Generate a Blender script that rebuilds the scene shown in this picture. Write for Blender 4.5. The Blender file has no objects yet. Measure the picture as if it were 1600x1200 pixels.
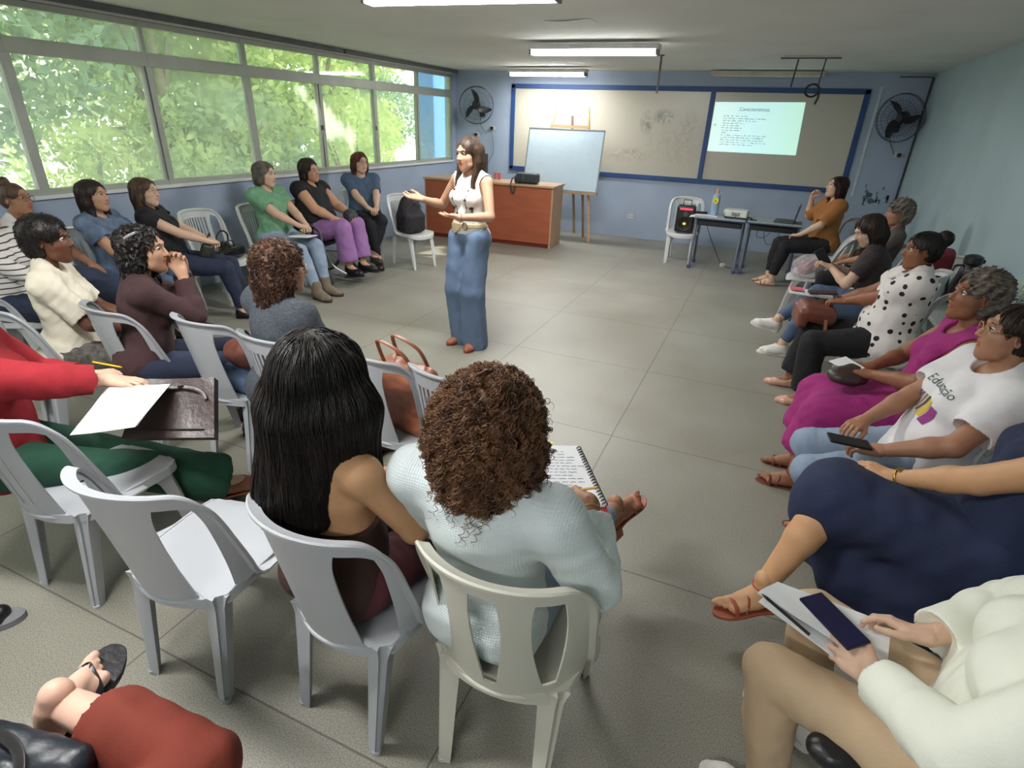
import bpy, math, random, time
import numpy as np
from mathutils import Vector, Matrix

T_START = time.time()
C = bpy.context.scene.collection
SC = bpy.context.scene
random.seed(7)
RNG = np.random.default_rng(7)

# ------------------------------------------------------------------ camera
CAM_H = 1.8
YAW, PITCH, ROLL, FPX = 0.3960, 0.4399, 0.0399, 875.0
def cam_axes():
    cy, sy, cp, sp = math.cos(YAW), math.sin(YAW), math.cos(PITCH), math.sin(PITCH)
    f = Vector((-sy*cp, cy*cp, -sp)); r = Vector((cy, sy, 0)); u = r.cross(f)
    cr, sr = math.cos(ROLL), math.sin(ROLL)
    return r*cr + u*sr, u*cr - r*sr, f
_r, _u, _f = cam_axes()
cam_data = bpy.data.cameras.new('camera')
cam_data.sensor_width = 36.0
cam_data.lens = FPX/1600*36.0
cam_data.clip_start = 0.02
cam = bpy.data.objects.new('camera', cam_data); C.objects.link(cam)
m = Matrix(((_r.x, _u.x, -_f.x), (_r.y, _u.y, -_f.y), (_r.z, _u.z, -_f.z))).to_4x4()
m.translation = Vector((0, 0, CAM_H)); cam.matrix_world = m
SC.camera = cam

# ------------------------------------------------------------------ world, sun, exposure
W = bpy.data.worlds.new('sky'); SC.world = W; W.use_nodes = True
nt = W.node_tree; nt.nodes.clear()
bg = nt.nodes.new('ShaderNodeBackground'); wo = nt.nodes.new('ShaderNodeOutputWorld')
bg.inputs['Color'].default_value = (0.92, 0.97, 1.0, 1); bg.inputs['Strength'].default_value = 7.0
nt.links.new(bg.outputs[0], wo.inputs[0])
def add_sun(direction, energy, angle, color=(1, .95, .86)):
    l = bpy.data.lights.new('sun', 'SUN'); l.energy = energy; l.angle = angle; l.color = color
    o = bpy.data.objects.new('sun', l); C.objects.link(o)
    o.rotation_euler = Vector(direction).to_track_quat('-Z', 'Y').to_euler(); o.location = (-12, 4, 12)
    return o
SUN_DIR = Vector((0.80, 0.30, -1.05)).normalized()
add_sun(SUN_DIR, 17.0, 0.012)
def portal(x, y, z, sx, sz):
    l = bpy.data.lights.new('window_portal', 'AREA'); l.shape = 'RECTANGLE'; l.size = sz; l.size_y = sx
    l.cycles.is_portal = True
    o = bpy.data.objects.new('window_portal', l); C.objects.link(o)
    o.location = (x, y, z); o.rotation_euler = Vector((1, 0, 0)).to_track_quat('-Z', 'Y').to_euler()
LX, RX, BY, CZ, FY = -5.5455, 1.7478, 10.0876, 2.5319, -3.2
for yy in (-1.7, 1.4, 4.6, 8.0):
    portal(LX-0.12, yy, 1.8, 3.2, 1.35)
vs = SC.view_settings
vs.view_transform = 'Standard'; vs.look = 'None'; vs.exposure = -0.12; vs.gamma = 1.0
vs.use_curve_mapping = False
SC.cycles.use_denoising = True
SC.cycles.max_bounces = 7; SC.cycles.diffuse_bounces = 4; SC.cycles.glossy_bounces = 3
SC.cycles.transmission_bounces = 4; SC.cycles.transparent_max_bounces = 12
SC.cycles.sample_clamp_indirect = 6.0
SC.cycles.caustics_reflective = False; SC.cycles.caustics_refractive = False

# ------------------------------------------------------------------ materials
def srgb(r, g, b):
    f = lambda c: (c/255)/12.92 if c/255 <= .04045 else ((c/255+.055)/1.055)**2.4
    return (f(r), f(g), f(b))
MATS = {}
def mat(name, col, rough=.6, metal=0.0, var=.12, vscale=8.0, bump=0.0, bscale=60.0, stretch=(1, 1, 1), col2=None, spec=.5, sheen=0.0, coat=0.0, detail=3):
    """procedural surface: colour varied by noise, noise bump"""
    if name in MATS: return MATS[name]
    mt = bpy.data.materials.new(name); mt.use_nodes = True; MATS[name] = mt
    t = mt.node_tree; b = t.nodes['Principled BSDF']
    b.inputs['Roughness'].default_value = rough; b.inputs['Metallic'].default_value = metal
    b.inputs['Specular IOR Level'].default_value = spec
    if sheen: b.inputs['Sheen Weight'].default_value = sheen
    if coat: b.inputs['Coat Weight'].default_value = coat
    tc = t.nodes.new('ShaderNodeTexCoord'); mp = t.nodes.new('ShaderNodeMapping'); mp.inputs['Scale'].default_value = stretch
    t.links.new(tc.outputs['Object'], mp.inputs['Vector'])
    n = t.nodes.new('ShaderNodeTexNoise'); n.inputs['Scale'].default_value = vscale; n.inputs['Detail'].default_value = detail
    t.links.new(mp.outputs[0], n.inputs['Vector'])
    r = t.nodes.new('ShaderNodeValToRGB')
    c2 = col2 or tuple(min(1, c*(1+var)) for c in col)
    c1 = tuple(c*(1-var) for c in col)
    r.color_ramp.elements[0].position = .3; r.color_ramp.elements[1].position = .7
    r.color_ramp.elements[0].color = (*c1, 1); r.color_ramp.elements[1].color = (*c2, 1)
    t.links.new(n.outputs['Fac'], r.inputs['Fac']); t.links.new(r.outputs['Color'], b.inputs['Base Color'])
    if bump:
        n2 = t.nodes.new('ShaderNodeTexNoise'); n2.inputs['Scale'].default_value = bscale; n2.inputs['Detail'].default_value = 4
        t.links.new(mp.outputs[0], n2.inputs['Vector'])
        bp = t.nodes.new('ShaderNodeBump'); bp.inputs['Strength'].default_value = min(1, bump); bp.inputs['Distance'].default_value = .004
        t.links.new(n2.outputs['Fac'], bp.inputs['Height']); t.links.new(bp.outputs[0], b.inputs['Normal'])
    return mt
def emit(name, col, strength):
    if name in MATS: return MATS[name]
    mt = bpy.data.materials.new(name); mt.use_nodes = True; MATS[name] = mt
    t = mt.node_tree; b = t.nodes['Principled BSDF']
    b.inputs['Base Color'].default_value = (*col, 1); b.inputs['Emission Color'].default_value = (*col, 1)
    b.inputs['Emission Strength'].default_value = strength
    return mt
def wire(mt, fn):
    t = mt.node_tree; fn(t, t.nodes['Principled BSDF']); return mt

# ------------------------------------------------------------------ objects and tags
def tag(o, label=None, cat=None, group=None, kind=None):
    if label: o['label'] = label
    if cat: o['category'] = cat
    if group: o['group'] = group
    if kind: o['kind'] = kind
    return o
def empty(name, loc=(0, 0, 0), rz=0.0, label=None, cat=None, group=None, rot=None):
    o = bpy.data.objects.new(name, None); C.objects.link(o); o.location = loc
    o.rotation_euler = rot if rot else (0, 0, rz); o.empty_display_size = .1
    return tag(o, label, cat, group)
def copy_tree(o, parent=None):
    c = o.copy(); C.objects.link(c); c.parent = parent
    for ch in list(o.children): copy_tree(ch, c)
    return c
def link_mesh(name, verts, faces, mats, parent=None, smooth=True, sharp=None, mi=None, bevel=0):
    me = bpy.data.meshes.new(name)
    if isinstance(verts, np.ndarray) and isinstance(faces, np.ndarray):
        nv, nf, k = len(verts), len(faces), faces.shape[1]
        me.vertices.add(nv); me.vertices.foreach_set('co', verts.astype(np.float32).ravel())
        me.loops.add(nf*k); me.loops.foreach_set('vertex_index', faces.astype(np.int32).ravel())
        me.polygons.add(nf); me.polygons.foreach_set('loop_start', np.arange(0, nf*k, k, dtype=np.int32))
        me.polygons.foreach_set('loop_total', np.full(nf, k, np.int32)) if bpy.app.version < (4, 1, 0) else None
        me.update(calc_edges=True); me.validate()
    else:
        me.from_pydata([tuple(v) for v in verts], [], [tuple(f) for f in faces]); me.update()
    if not isinstance(mats, (list, tuple)): mats = [mats]
    for x in mats: me.materials.append(x)
    if mi is not None: me.polygons.foreach_set('material_index', np.asarray(mi, np.int32))
    if smooth:
        me.polygons.foreach_set('use_smooth', np.ones(len(me.polygons), bool))
        if sharp: me.set_sharp_from_angle(angle=math.radians(sharp))
    o = bpy.data.objects.new(name, me); C.objects.link(o)
    if parent: o.parent = parent
    if bevel:
        bv = o.modifiers.new('bevel', 'BEVEL'); bv.width = bevel; bv.segments = 2; bv.limit_method = 'ANGLE'; bv.angle_limit = .6
    return o

class MB:
    """collects shapes into one mesh"""
    def __init__(s): s.v = []; s.f = []; s.m = []; s.cur = 0
    def add(s, vs, fs):
        o = len(s.v); s.v += [tuple(v) for v in vs]; s.f += [tuple(i+o for i in f) for f in fs]; s.m += [s.cur]*len(fs); return s
    def box(s, c, d, R=None):
        hx, hy, hz = d[0]/2, d[1]/2, d[2]/2; vs = []
        for x in (-hx, hx):
            for y in (-hy, hy):
                for z in (-hz, hz):
                    p = Vector((x, y, z)); p = (R @ p) if R is not None else p; vs.append(p+Vector(c))
        return s.add(vs, [(0, 1, 3, 2), (4, 6, 7, 5), (0, 4, 5, 1), (2, 3, 7, 6), (0, 2, 6, 4), (1, 5, 7, 3)])
    def span(s, a, b):
        return s.box([(a[i]+b[i])/2 for i in range(3)], [abs(b[i]-a[i]) for i in range(3)])
    def sweep(s, path, prof, side=(0, 0, 1), scale=None, close=False, cap=True):
        """prof: list of (a,b); a along the side vector, b along tangent x side"""
        P = [Vector(p) for p in path]; n = len(P); k = len(prof); vs = []
        for i, p in enumerate(P):
            t = (P[(i+1) % n]-P[i-1]) if close else (P[min(i+1, n-1)]-P[max(i-1, 0)])
            t.normalize()
            sd = Vector(side(i) if callable(side) else side); sd = sd - t*sd.dot(t)
            if sd.length < 1e-5: sd = t.orthogonal()
            sd.normalize(); nn = t.cross(sd)
            sc = (1, 1) if scale is None else scale(i) if callable(scale) else scale[i]
            if not isinstance(sc, (tuple, list)): sc = (sc, sc)
            for a, b in prof: vs.append(p+sd*a*sc[0]+nn*b*sc[1])
        fs = []
        for i in range(n if close else n-1):
            j = (i+1) % n
            for q in range(k):
                r = (q+1) % k; fs.append((i*k+q, i*k+r, j*k+r, j*k+q))
        if cap and not close: fs += [tuple(range(k))[::-1], tuple((n-1)*k+q for q in range(k))]
        return s.add(vs, fs)
    def tube(s, path, r, n=8, close=False):
        P = [Vector(p) for p in path]
        d = P[-1]-P[0]; up = Vector((0, 0, 1)) if abs(d.normalized().z if d.length > 1e-6 else 0) < .9 else Vector((1, 0, 0))
        rr = (lambda i: r[i]) if isinstance(r, (list, tuple)) else (lambda i: r)
        return s.sweep(P, [(math.cos(2*math.pi*q/n), math.sin(2*math.pi*q/n)) for q in range(n)], up, rr, close)
    def lathe(s, prof, c=(0, 0, 0), n=24, R=None):
        vs = []; fs = []; k = len(prof)
        for q in range(n):
            a = 2*math.pi*q/n
            for r, z in prof:
                p = Vector((r*math.cos(a), r*math.sin(a), z)); p = R @ p if R is not None else p; vs.append(p+Vector(c))
        for q in range(n):
            w = (q+1) % n
            for i in range(k-1): fs.append((q*k+i, w*k+i, w*k+i+1, q*k+i+1))
        if prof[0][0] > 1e-6: fs.append(tuple(q*k for q in range(n))[::-1])
        if prof[-1][0] > 1e-6: fs.append(tuple(q*k+k-1 for q in range(n)))
        return s.add(vs, fs)
    def ball(s, c, r, n=12, R=None):
        r = (r, r, r) if not isinstance(r, (tuple, list)) else r
        vs = []; fs = []; m = n//2
        for i in range(m+1):
            th = math.pi*i/m
            for q in range(n):
                a = 2*math.pi*q/n; p = Vector((r[0]*math.sin(th)*math.cos(a), r[1]*math.sin(th)*math.sin(a), r[2]*math.cos(th)))
                p = R @ p if R is not None else p; vs.append(p+Vector(c))
        for i in range(m):
            for q in range(n):
                w = (q+1) % n; fs.append((i*n+q, (i+1)*n+q, (i+1)*n+w, i*n+w))
        return s.add(vs, fs)
    def slab(s, fn, nu, nv, th, skip=None):
        """thick sheet: fn(u,v)->(top point, normal)"""
        N = (nu+1)*(nv+1); top = []; bot = []
        for i in range(nu+1):
            for j in range(nv+1):
                p, n = fn(i/nu, j/nv); p = Vector(p); n = Vector(n).normalized(); top.append(p); bot.append(p-n*th)
        I = lambda i, j: i*(nv+1)+j
        fs = []
        cell = lambda i, j: 0 <= i < nu and 0 <= j < nv and not (skip and skip((i+.5)/nu, (j+.5)/nv))
        for i in range(nu):
            for j in range(nv):
                if not cell(i, j): continue
                a, b, c, d = I(i, j), I(i+1, j), I(i+1, j+1), I(i, j+1)
                fs.append((a, b, c, d)); fs.append((d+N, c+N, b+N, a+N))
                if not cell(i, j-1): fs.append((b, a, a+N, b+N))
                if not cell(i+1, j): fs.append((c, b, b+N, c+N))
                if not cell(i, j+1): fs.append((d, c, c+N, d+N))
                if not cell(i-1, j): fs.append((a, d, d+N, a+N))
        return s.add(top+bot, fs)
    def build(s, name, m, parent=None, smooth=True, sharp=40, bevel=0):
        return link_mesh(name, s.v, s.f, m, parent, smooth, sharp, s.m if isinstance(m, (list, tuple)) else None, bevel)
def crom(pts, n=8, close=False):
    P = [Vector(p) for p in pts]; out = []; k = len(P)
    for i in range(k if close else k-1):
        g = (lambda j: P[j % k]) if close else (lambda j: P[max(0, min(k-1, j))])
        a, b, c, d = g(i-1), g(i), g(i+1), g(i+2)
        for q in range(n):
            t = q/n
            out.append(.5*((2*b)+(c-a)*t+(2*a-5*b+4*c-d)*t*t+(3*b-a-3*c+d)*t**3))
    if not close: out.append(P[-1])
    return out
def rrect(w, h, r=.25, n=3):
    """rounded rectangle profile"""
    r = min(w, h)*r; out = []
    for cx, cy, a0 in ((w/2-r, h/2-r, 0), (-w/2+r, h/2-r, 90), (-w/2+r, -h/2+r, 180), (w/2-r, -h/2+r, 270)):
        for i in range(n+1):
            a = math.radians(a0+90*i/n); out.append((cx+r*math.cos(a), cy+r*math.sin(a)))
    return out
def rotm(rx=0, ry=0, rz=0):
    return Matrix.Rotation(math.radians(rz), 3, 'Z') @ Matrix.Rotation(math.radians(ry), 3, 'Y') @ Matrix.Rotation(math.radians(rx), 3, 'X')
# ------------------------------------------------------------------ room shell
def struct(name, mb, m, **k):
    o = mb.build(name, m, smooth=False, **k); o['kind'] = 'structure'; return o
M_wall = mat('blue_wall_paint', srgb(164, 178, 200), .55, var=.05, vscale=3, bump=.25, bscale=90)
M_wall_r = mat('pale_wall_paint', srgb(174, 194, 200), .5, var=.05, vscale=2.5, bump=.3, bscale=70)
M_ceil = mat('ceiling_paint', srgb(226, 225, 220), .8, var=.05, vscale=1.2, bump=.15, bscale=80)
M_alu = mat('window_aluminium', srgb(176, 180, 170), .45, metal=.35, var=.06, vscale=6)
M_sill = mat('sill_stone', srgb(225, 228, 226), .4, var=.04)
def floor_nodes(t, b):
    tc = t.nodes.new('ShaderNodeTexCoord'); sep = t.nodes.new('ShaderNodeSeparateXYZ'); t.links.new(tc.outputs['Object'], sep.inputs[0])
    def mth(op, a, b_=None, c=None):
        n = t.nodes.new('ShaderNodeMath'); n.operation = op
        for i, v in enumerate((a, b_, c)):
            if v is None: continue
            if isinstance(v, (int, float)): n.inputs[i].default_value = v
            else: t.links.new(v, n.inputs[i])
        return n.outputs[0]
    S = 1.145
    def dist(o, off):
        f = mth('FRACT', mth('DIVIDE', mth('SUBTRACT', o, off), S))
        return mth('MULTIPLY', mth('MINIMUM', f, mth('SUBTRACT', 1.0, f)), S)
    wob = t.nodes.new('ShaderNodeTexNoise'); wob.inputs['Scale'].default_value = 3; t.links.new(tc.outputs['Object'], wob.inputs['Vector'])
    wo_ = mth('MULTIPLY', mth('SUBTRACT', wob.outputs['Fac'], .5), .012)
    d = mth('MINIMUM', dist(mth('ADD', sep.outputs[0], wo_), -0.60), dist(mth('ADD', sep.outputs[1], wo_), 0.83))
    line = mth('LESS_THAN', d, .0034)
    n1 = t.nodes.new('ShaderNodeTexNoise'); n1.inputs['Scale'].default_value = 230; n1.inputs['Detail'].default_value = 5; t.links.new(tc.outputs['Object'], n1.inputs['Vector'])
    n2 = t.nodes.new('ShaderNodeTexNoise'); n2.inputs['Scale'].default_value = 1.3; n2.inputs['Detail'].default_value = 5; t.links.new(tc.outputs['Object'], n2.inputs['Vector'])
    r1 = t.nodes.new('ShaderNodeValToRGB'); e = r1.color_ramp.elements
    e[0].position = .36; e[0].color = (*srgb(118, 115, 106), 1); e[1].position = .62; e[1].color = (*srgb(164, 161, 150), 1)
    x = e.new(.5); x.color = (*srgb(146, 144, 133), 1)
    t.links.new(n1.outputs['Fac'], r1.inputs['Fac'])
    r2 = t.nodes.new('ShaderNodeValToRGB'); r2.color_ramp.elements[0].position = .3; r2.color_ramp.elements[0].color = (.78, .76, .72, 1)
    r2.color_ramp.elements[1].position = .7; r2.color_ramp.elements[1].color = (1, 1, 1, 1); t.links.new(n2.outputs['Fac'], r2.inputs['Fac'])
    mx = t.nodes.new('ShaderNodeMix'); mx.data_type = 'RGBA'; mx.blend_type = 'MULTIPLY'; mx.inputs['Factor'].default_value = 1
    t.links.new(r1.outputs['Color'], mx.inputs['A']); t.links.new(r2.outputs['Color'], mx.inputs['B'])
    m2 = t.nodes.new('ShaderNodeMix'); m2.data_type = 'RGBA'; t.links.new(mx.outputs['Result'], m2.inputs['A']); m2.inputs['B'].default_value = (*srgb(70, 66, 60), 1)
    t.links.new(mth('MULTIPLY', line, .7), m2.inputs['Factor']); t.links.new(m2.outputs['Result'], b.inputs['Base Color'])
    b.inputs['Roughness'].default_value = .42
    bp = t.nodes.new('ShaderNodeBump'); bp.inputs['Strength'].default_value = .05; bp.inputs['Distance'].default_value = .001
    t.links.new(n1.outputs['Fac'], bp.inputs['Height']); t.links.new(bp.outputs[0], b.inputs['Normal'])
M_floor = wire(mat('terrazzo_floor', (.5, .5, .5)), floor_nodes)
struct('floor', MB().span((LX-.15, FY-.1, -.12), (RX+.1, BY+.1, 0)), M_floor)
struct('ceiling', MB().span((LX-.15, FY-.1, CZ+.04), (RX+.1, BY+.1, CZ+.2)), M_ceil)
struct('wall_back', MB().span((LX-.15, BY, 0), (RX+.1, BY+.12, CZ+.05)), M_wall)
struct('wall_right', MB().span((RX, FY, 0), (RX+.12, BY, CZ+.05)), M_wall_r)
struct('wall_front', MB().span((LX-.15, FY-.12, 0), (RX+.1, FY, CZ+.05)), M_wall)
wl = MB().span((LX-.15, FY, 0), (LX, BY, 1.06)).span((LX-.15, 9.93, 1.06), (LX, BY, CZ+.05)).span((LX-.15, FY, 1.06), (LX, -2.9, CZ+.05))
struct('wall_left', wl, M_wall)
struct('trim_1', MB().span((LX-.17, FY+.3, 1.06), (LX+.035, 9.93, 1.09)), M_sill)          # white sill ledge
struct('trim_2', MB().span((LX-.14, -2.9, CZ-.03), (LX+.01, 9.93, CZ+.04)), M_ceil)         # head above the windows
# dark streaky grime in the corner of the right wall
rail = MB().span((LX+.03, -2.5, CZ-.012), (LX+.075, 6.9, CZ+.038)).span((LX+.03, 6.95, CZ-.012), (LX+.075, 10.02, CZ+.038))
tag(rail.build('curtain_track', mat('track_grey', srgb(92, 96, 94), .5), smooth=False), 'long dark grey curtain track along the ceiling above the windows', 'curtain track')

# dusty glass
def glass_mat():
    mt = bpy.data.materials.new('dusty_glass'); mt.use_nodes = True; t = mt.node_tree; t.nodes.clear()
    out = t.nodes.new('ShaderNodeOutputMaterial'); tr = t.nodes.new('ShaderNodeBsdfTransparent'); tr.inputs['Color'].default_value = (.95, .97, .94, 1)
    tl = t.nodes.new('ShaderNodeBsdfTranslucent'); tl.inputs['Color'].default_value = (.84, .91, .85, 1)
    df = t.nodes.new('ShaderNodeBsdfDiffuse'); df.inputs['Color'].default_value = (.6, .68, .6, 1)
    gl = t.nodes.new('ShaderNodeBsdfGlossy'); gl.inputs['Roughness'].default_value = .03
    tc = t.nodes.new('ShaderNodeTexCoord'); n = t.nodes.new('ShaderNodeTexNoise'); n.inputs['Scale'].default_value = 1.1; n.inputs['Detail'].default_value = 4
    t.links.new(tc.outputs['Object'], n.inputs['Vector'])
    mr = t.nodes.new('ShaderNodeMapRange'); mr.inputs['From Min'].default_value = .3; mr.inputs['From Max'].default_value = .7
    mr.inputs['To Min'].default_value = .16; mr.inputs['To Max'].default_value = .34; t.links.new(n.outputs['Fac'], mr.inputs['Value'])
    a = t.nodes.new('ShaderNodeMixShader'); a.inputs[0].default_value = .3; t.links.new(tl.outputs[0], a.inputs[1]); t.links.new(df.outputs[0], a.inputs[2])
    bx = t.nodes.new('ShaderNodeMixShader'); t.links.new(mr.outputs[0], bx.inputs[0]); t.links.new(tr.outputs[0], bx.inputs[1]); t.links.new(a.outputs[0], bx.inputs[2])
    c = t.nodes.new('ShaderNodeMixShader'); c.inputs[0].default_value = .05; t.links.new(bx.outputs[0], c.inputs[1]); t.links.new(gl.outputs[0], c.inputs[2])
    t.links.new(c.outputs[0], out.inputs[0]); return mt
M_glass = glass_mat()
M_latch = mat('latch_dark', srgb(90, 92, 88), .4, metal=.6)
ys = [2.97+1.17*i for i in range(-5, 6)]+[9.93]
ZB, ZR0, ZR1, ZT = 1.09, 2.13, 2.245, 2.50
for i in range(len(ys)-1):
    y0, y1 = ys[i], ys[i+1]
    wf = MB(); wd = .045 if i % 2 else .03
    X0, X1 = LX-.07, LX-.01
    wf.span((X0, y0, ZB), (X1, y1, ZB+.045)).span((X0, y0, ZR0), (X1+.012, y1, ZR1)).span((X0, y0, ZT-.05), (X1, y1, ZT))
    wf.span((X0, y0-wd, ZB), (X1+.006, y0+wd*.4, ZT))
    if i == len(ys)-2: wf.span((X0, y1-.04, ZB), (X1, y1, ZT))
    w = struct('window_%d' % (i+1), wf, M_alu, bevel=.004)
    for za, zb in ((ZB+.045, ZR0), (ZR1, ZT-.05)):
        p = MB().span((LX-.045, y0+wd*.4, za), (LX-.041, y1-wd, zb)).build('pane', M_glass, w, smooth=False)
    if i >= 5:
        fr = MB()
        fr.span((LX-.055, y1-wd-.022, ZB+.045), (LX-.012, y1-wd, ZR0)).span((LX-.055, y0+wd*.4, ZB+.045), (LX-.012, y0+wd*.4+.02, ZR0))
        fr.build('sash_frame', M_alu, w, smooth=False)
    if i in (7, 8): MB().box((LX-.005, y1-.03, 1.62), (.02, .025, .06)).build('latch', M_latch, w, smooth=False)

# ------------------------------------------------------------------ outside: ground, pillar, white wall, trees
M_out = mat('outside_ground', srgb(150, 148, 128), .9, var=.3, vscale=.8)
o = MB().span((-40, -14, -1.3), (LX-.15, 34, -1.2)).build('ground', M_out, smooth=False); o['kind'] = 'structure'
M_bluep = mat('blue_pillar_paint', srgb(70, 130, 205), .6, var=.05)
o = MB().span((-6.55, 10.3, -1.2), (-6.15, 10.75, 4.2)).build('outside_pillar', M_bluep, smooth=False, bevel=.02)
tag(o, 'bright blue square pillar outside the window nearest the back wall', 'pillar')
M_white = mat('sunlit_white_wall', srgb(240, 244, 240), .7, var=.03)
o = MB().span((-7.2, 12.4, -1.2), (LX-.3, 12.6, 5)).build('outside_wall', M_white, smooth=False)
tag(o, 'white wall outside behind the blue pillar', 'wall')
for n_, (xa, ya, yb, zb, lb) in enumerate(((-13.2, 2.6, 5.9, 1.95, 'low white panel added outside for the bright spot in the leftmost window pane'), (-11.2, 8.6, 10.3, 1.75, 'white panel added for a bright spot in the middle panes beside the pale mullion'), (-9.8, 8.35, 9.3, 1.5, 'small white panel added for a bright spot behind the seated woman in green'))):  # white panels added outside to give the bright spots in the glass
    o = MB().span((xa, ya, -1.2), (xa+.3, yb, zb)).build('bright_spot_panel', M_white, smooth=False); tag(o, lb, 'bright spot panel')
def leaf_mat(name, col, col2):
    mt = bpy.data.materials.new(name); mt.use_nodes = True; t = mt.node_tree; b = t.nodes['Principled BSDF']; out = t.nodes['Material Output']
    tc = t.nodes.new('ShaderNodeTexCoord'); n = t.nodes.new('ShaderNodeTexNoise'); n.inputs['Scale'].default_value = 2.2; t.links.new(tc.outputs['Object'], n.inputs['Vector'])
    r = t.nodes.new('ShaderNodeValToRGB'); r.color_ramp.elements[0].position = .38; r.color_ramp.elements[1].position = .62
    r.color_ramp.elements[0].color = (*col, 1); r.color_ramp.elements[1].color = (*col2, 1); t.links.new(n.outputs['Fac'], r.inputs['Fac'])
    t.links.new(r.outputs['Color'], b.inputs['Base Color']); b.inputs['Roughness'].default_value = .5
    tl = t.nodes.new('ShaderNodeBsdfTranslucent'); t.links.new(r.outputs['Color'], tl.inputs['Color'])
    mx = t.nodes.new('ShaderNodeMixShader'); mx.inputs[0].default_value = .5
    t.links.new(b.outputs[0], mx.inputs[1]); t.links.new(tl.outputs[0], mx.inputs[2]); t.links.new(mx.outputs[0], out.inputs['Surface']); return mt
M_leaf = [leaf_mat('leaves_a', srgb(138, 164, 118), srgb(188, 204, 140)), leaf_mat('leaves_b', srgb(114, 146, 122), srgb(166, 190, 146)), leaf_mat('leaves_c', srgb(166, 192, 112), srgb(216, 228, 150))]
M_bark = mat('bark', srgb(120, 110, 90), .9, var=.3, bump=.6, bscale=20)
PATCH = [((-4.27, 7.08), .10, .16), ((-4.05, 6.75), .05, .06), ((-4.40, 7.5), .04, .08)]   # where the sun reaches the floor between the leaves
def keep_leaf(P):
    """leaves that would stand in the few open lines of sun are missing"""
    t = P[:, 2]/-SUN_DIR.z; hx = P[:, 0]+SUN_DIR.x*t; hy = P[:, 1]+SUN_DIR.y*t
    k = np.ones(len(P), bool)
    for (cx, cy), rx, ry in PATCH: k &= ~(((hx-cx)/(rx+.13))**2+((hy-cy)/(ry+.13))**2 < 1.0)
    return k
def tree(loc, h, crowns, m, n, size, label, group='trees outside the windows'):
    e = empty('tree', loc, 0, label, 'tree', group)
    tr = MB(); tr.tube([(0, 0, 0), (.06, .03, h*.4), (-.05, .05, h*.8)], [.16, .12, .06], 10)
    for c, r in crowns: tr.tube([(0, .03, h*.45), ((c[0])*.5, c[1]*.5, (c[2]+h*.45)/2), c], [.06, .04, .015], 6)
    tr.build('trunk', M_bark, e)
    P = []
    for c, r in crowns:
        k = int(n*(r[0]*r[1]*r[2])**(2/3)); d = RNG.normal(size=(k, 3)); d /= np.linalg.norm(d, axis=1)[:, None]
        P.append(np.array(c)+d*np.array(r)*(RNG.uniform(.25, 1, (k, 1))**.45))
    P = np.concatenate(P); P = P[keep_leaf(P+np.array(loc))]; k = len(P)
    a = RNG.normal(size=(k, 3)); a /= np.linalg.norm(a, axis=1)[:, None]; b = np.cross(a, RNG.normal(size=(k, 3))); b /= np.linalg.norm(b, axis=1)[:, None]
    L = size*RNG.uniform(.6, 1.3, (k, 1)); Wd = L*.5
    V = np.stack([P-a*L, P+b*Wd, P+a*L, P-b*Wd], 1).reshape(-1, 3); F = np.arange(4*k).reshape(-1, 4)
    link_mesh('crown', V, F, m, e, smooth=False)
    return e
def cr(n, sx, sy, z0, z1, rmin, rmax, seed):
    g = random.Random(seed); return [((g.uniform(-sx, sx), g.uniform(-sy, sy), g.uniform(z0, z1)), (g.uniform(rmin, rmax),)*2+(g.uniform(rmin, rmax)*.8,)) for _ in range(n)]
TR = [((-9.6, 0.6), 1, 'broad green tree outside the window bays nearest the camera'), ((-9.2, 4.0), 1, 'dense tree with dark trunk outside, left of the bright white patch'),
      ((-9.8, 7.4), 0, 'bright green tree outside the middle window bays'), ((-9.3, 10.6), 2, 'yellow-green tree outside between the middle bays and the blue pillar'),
      ((-11.5, 13.8), 2, 'sunlit pale green tree farthest outside past the white wall'), ((-12.5, 3.0), 0, 'tree crown further back behind the dense tree outside'), ((-12.8, 9.4), 0, 'tree crown further back behind the bright green tree outside'), ((-13.5, 17.5), 1, 'distant tree beyond the sunlit pale green tree')]
for i, ((x, y), mi_, lb) in enumerate(TR):
    e = tree((x, y, -1.2), 6, cr(15, 1.5, 2.0, 2.0, 6.4, .75, 1.35, 10+i), M_leaf[mi_], 950, .09, lb)
    if i not in (5, 6, 7):      # unseen high crowns, added to block most sun from the windows
        up_ = tree((x+.3, y-.6, -1.2), 9, cr(13, 1.7, 2.1, 6.0, 10.6, 1.0, 1.5, 80+i), M_leaf[mi_], 620, .15, lb)
        for ch in list(up_.children):
            if ch.name.startswith('crown'): ch.parent = e; ch.location = (.3, -.6, 0); ch.name = 'sun_block_crown'
            else: bpy.data.objects.remove(ch)
        bpy.data.objects.remove(up_)
# low shrubs against the wall
for i, y in enumerate((1.2, 4.6, 6.4, 8.2, 9.8)):
    e = tree((-7.6-.3*(i % 2), y, -1.2), 1.6, cr(5, .4, .7, 1.2, 2.5+(i % 3)*.25, .4, .6, 40+i), M_leaf[(i+1) % 3], 1100, .06, ['low shrub outside under the leftmost bay', 'low shrub outside under the bright bay', 'low shrub outside under the latch of the middle bay', 'low shrub outside behind the woman in glasses and blue', 'low shrub outside next to the blue pillar'][i], 'shrubs outside the windows')
    e.name = 'shrub'

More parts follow.
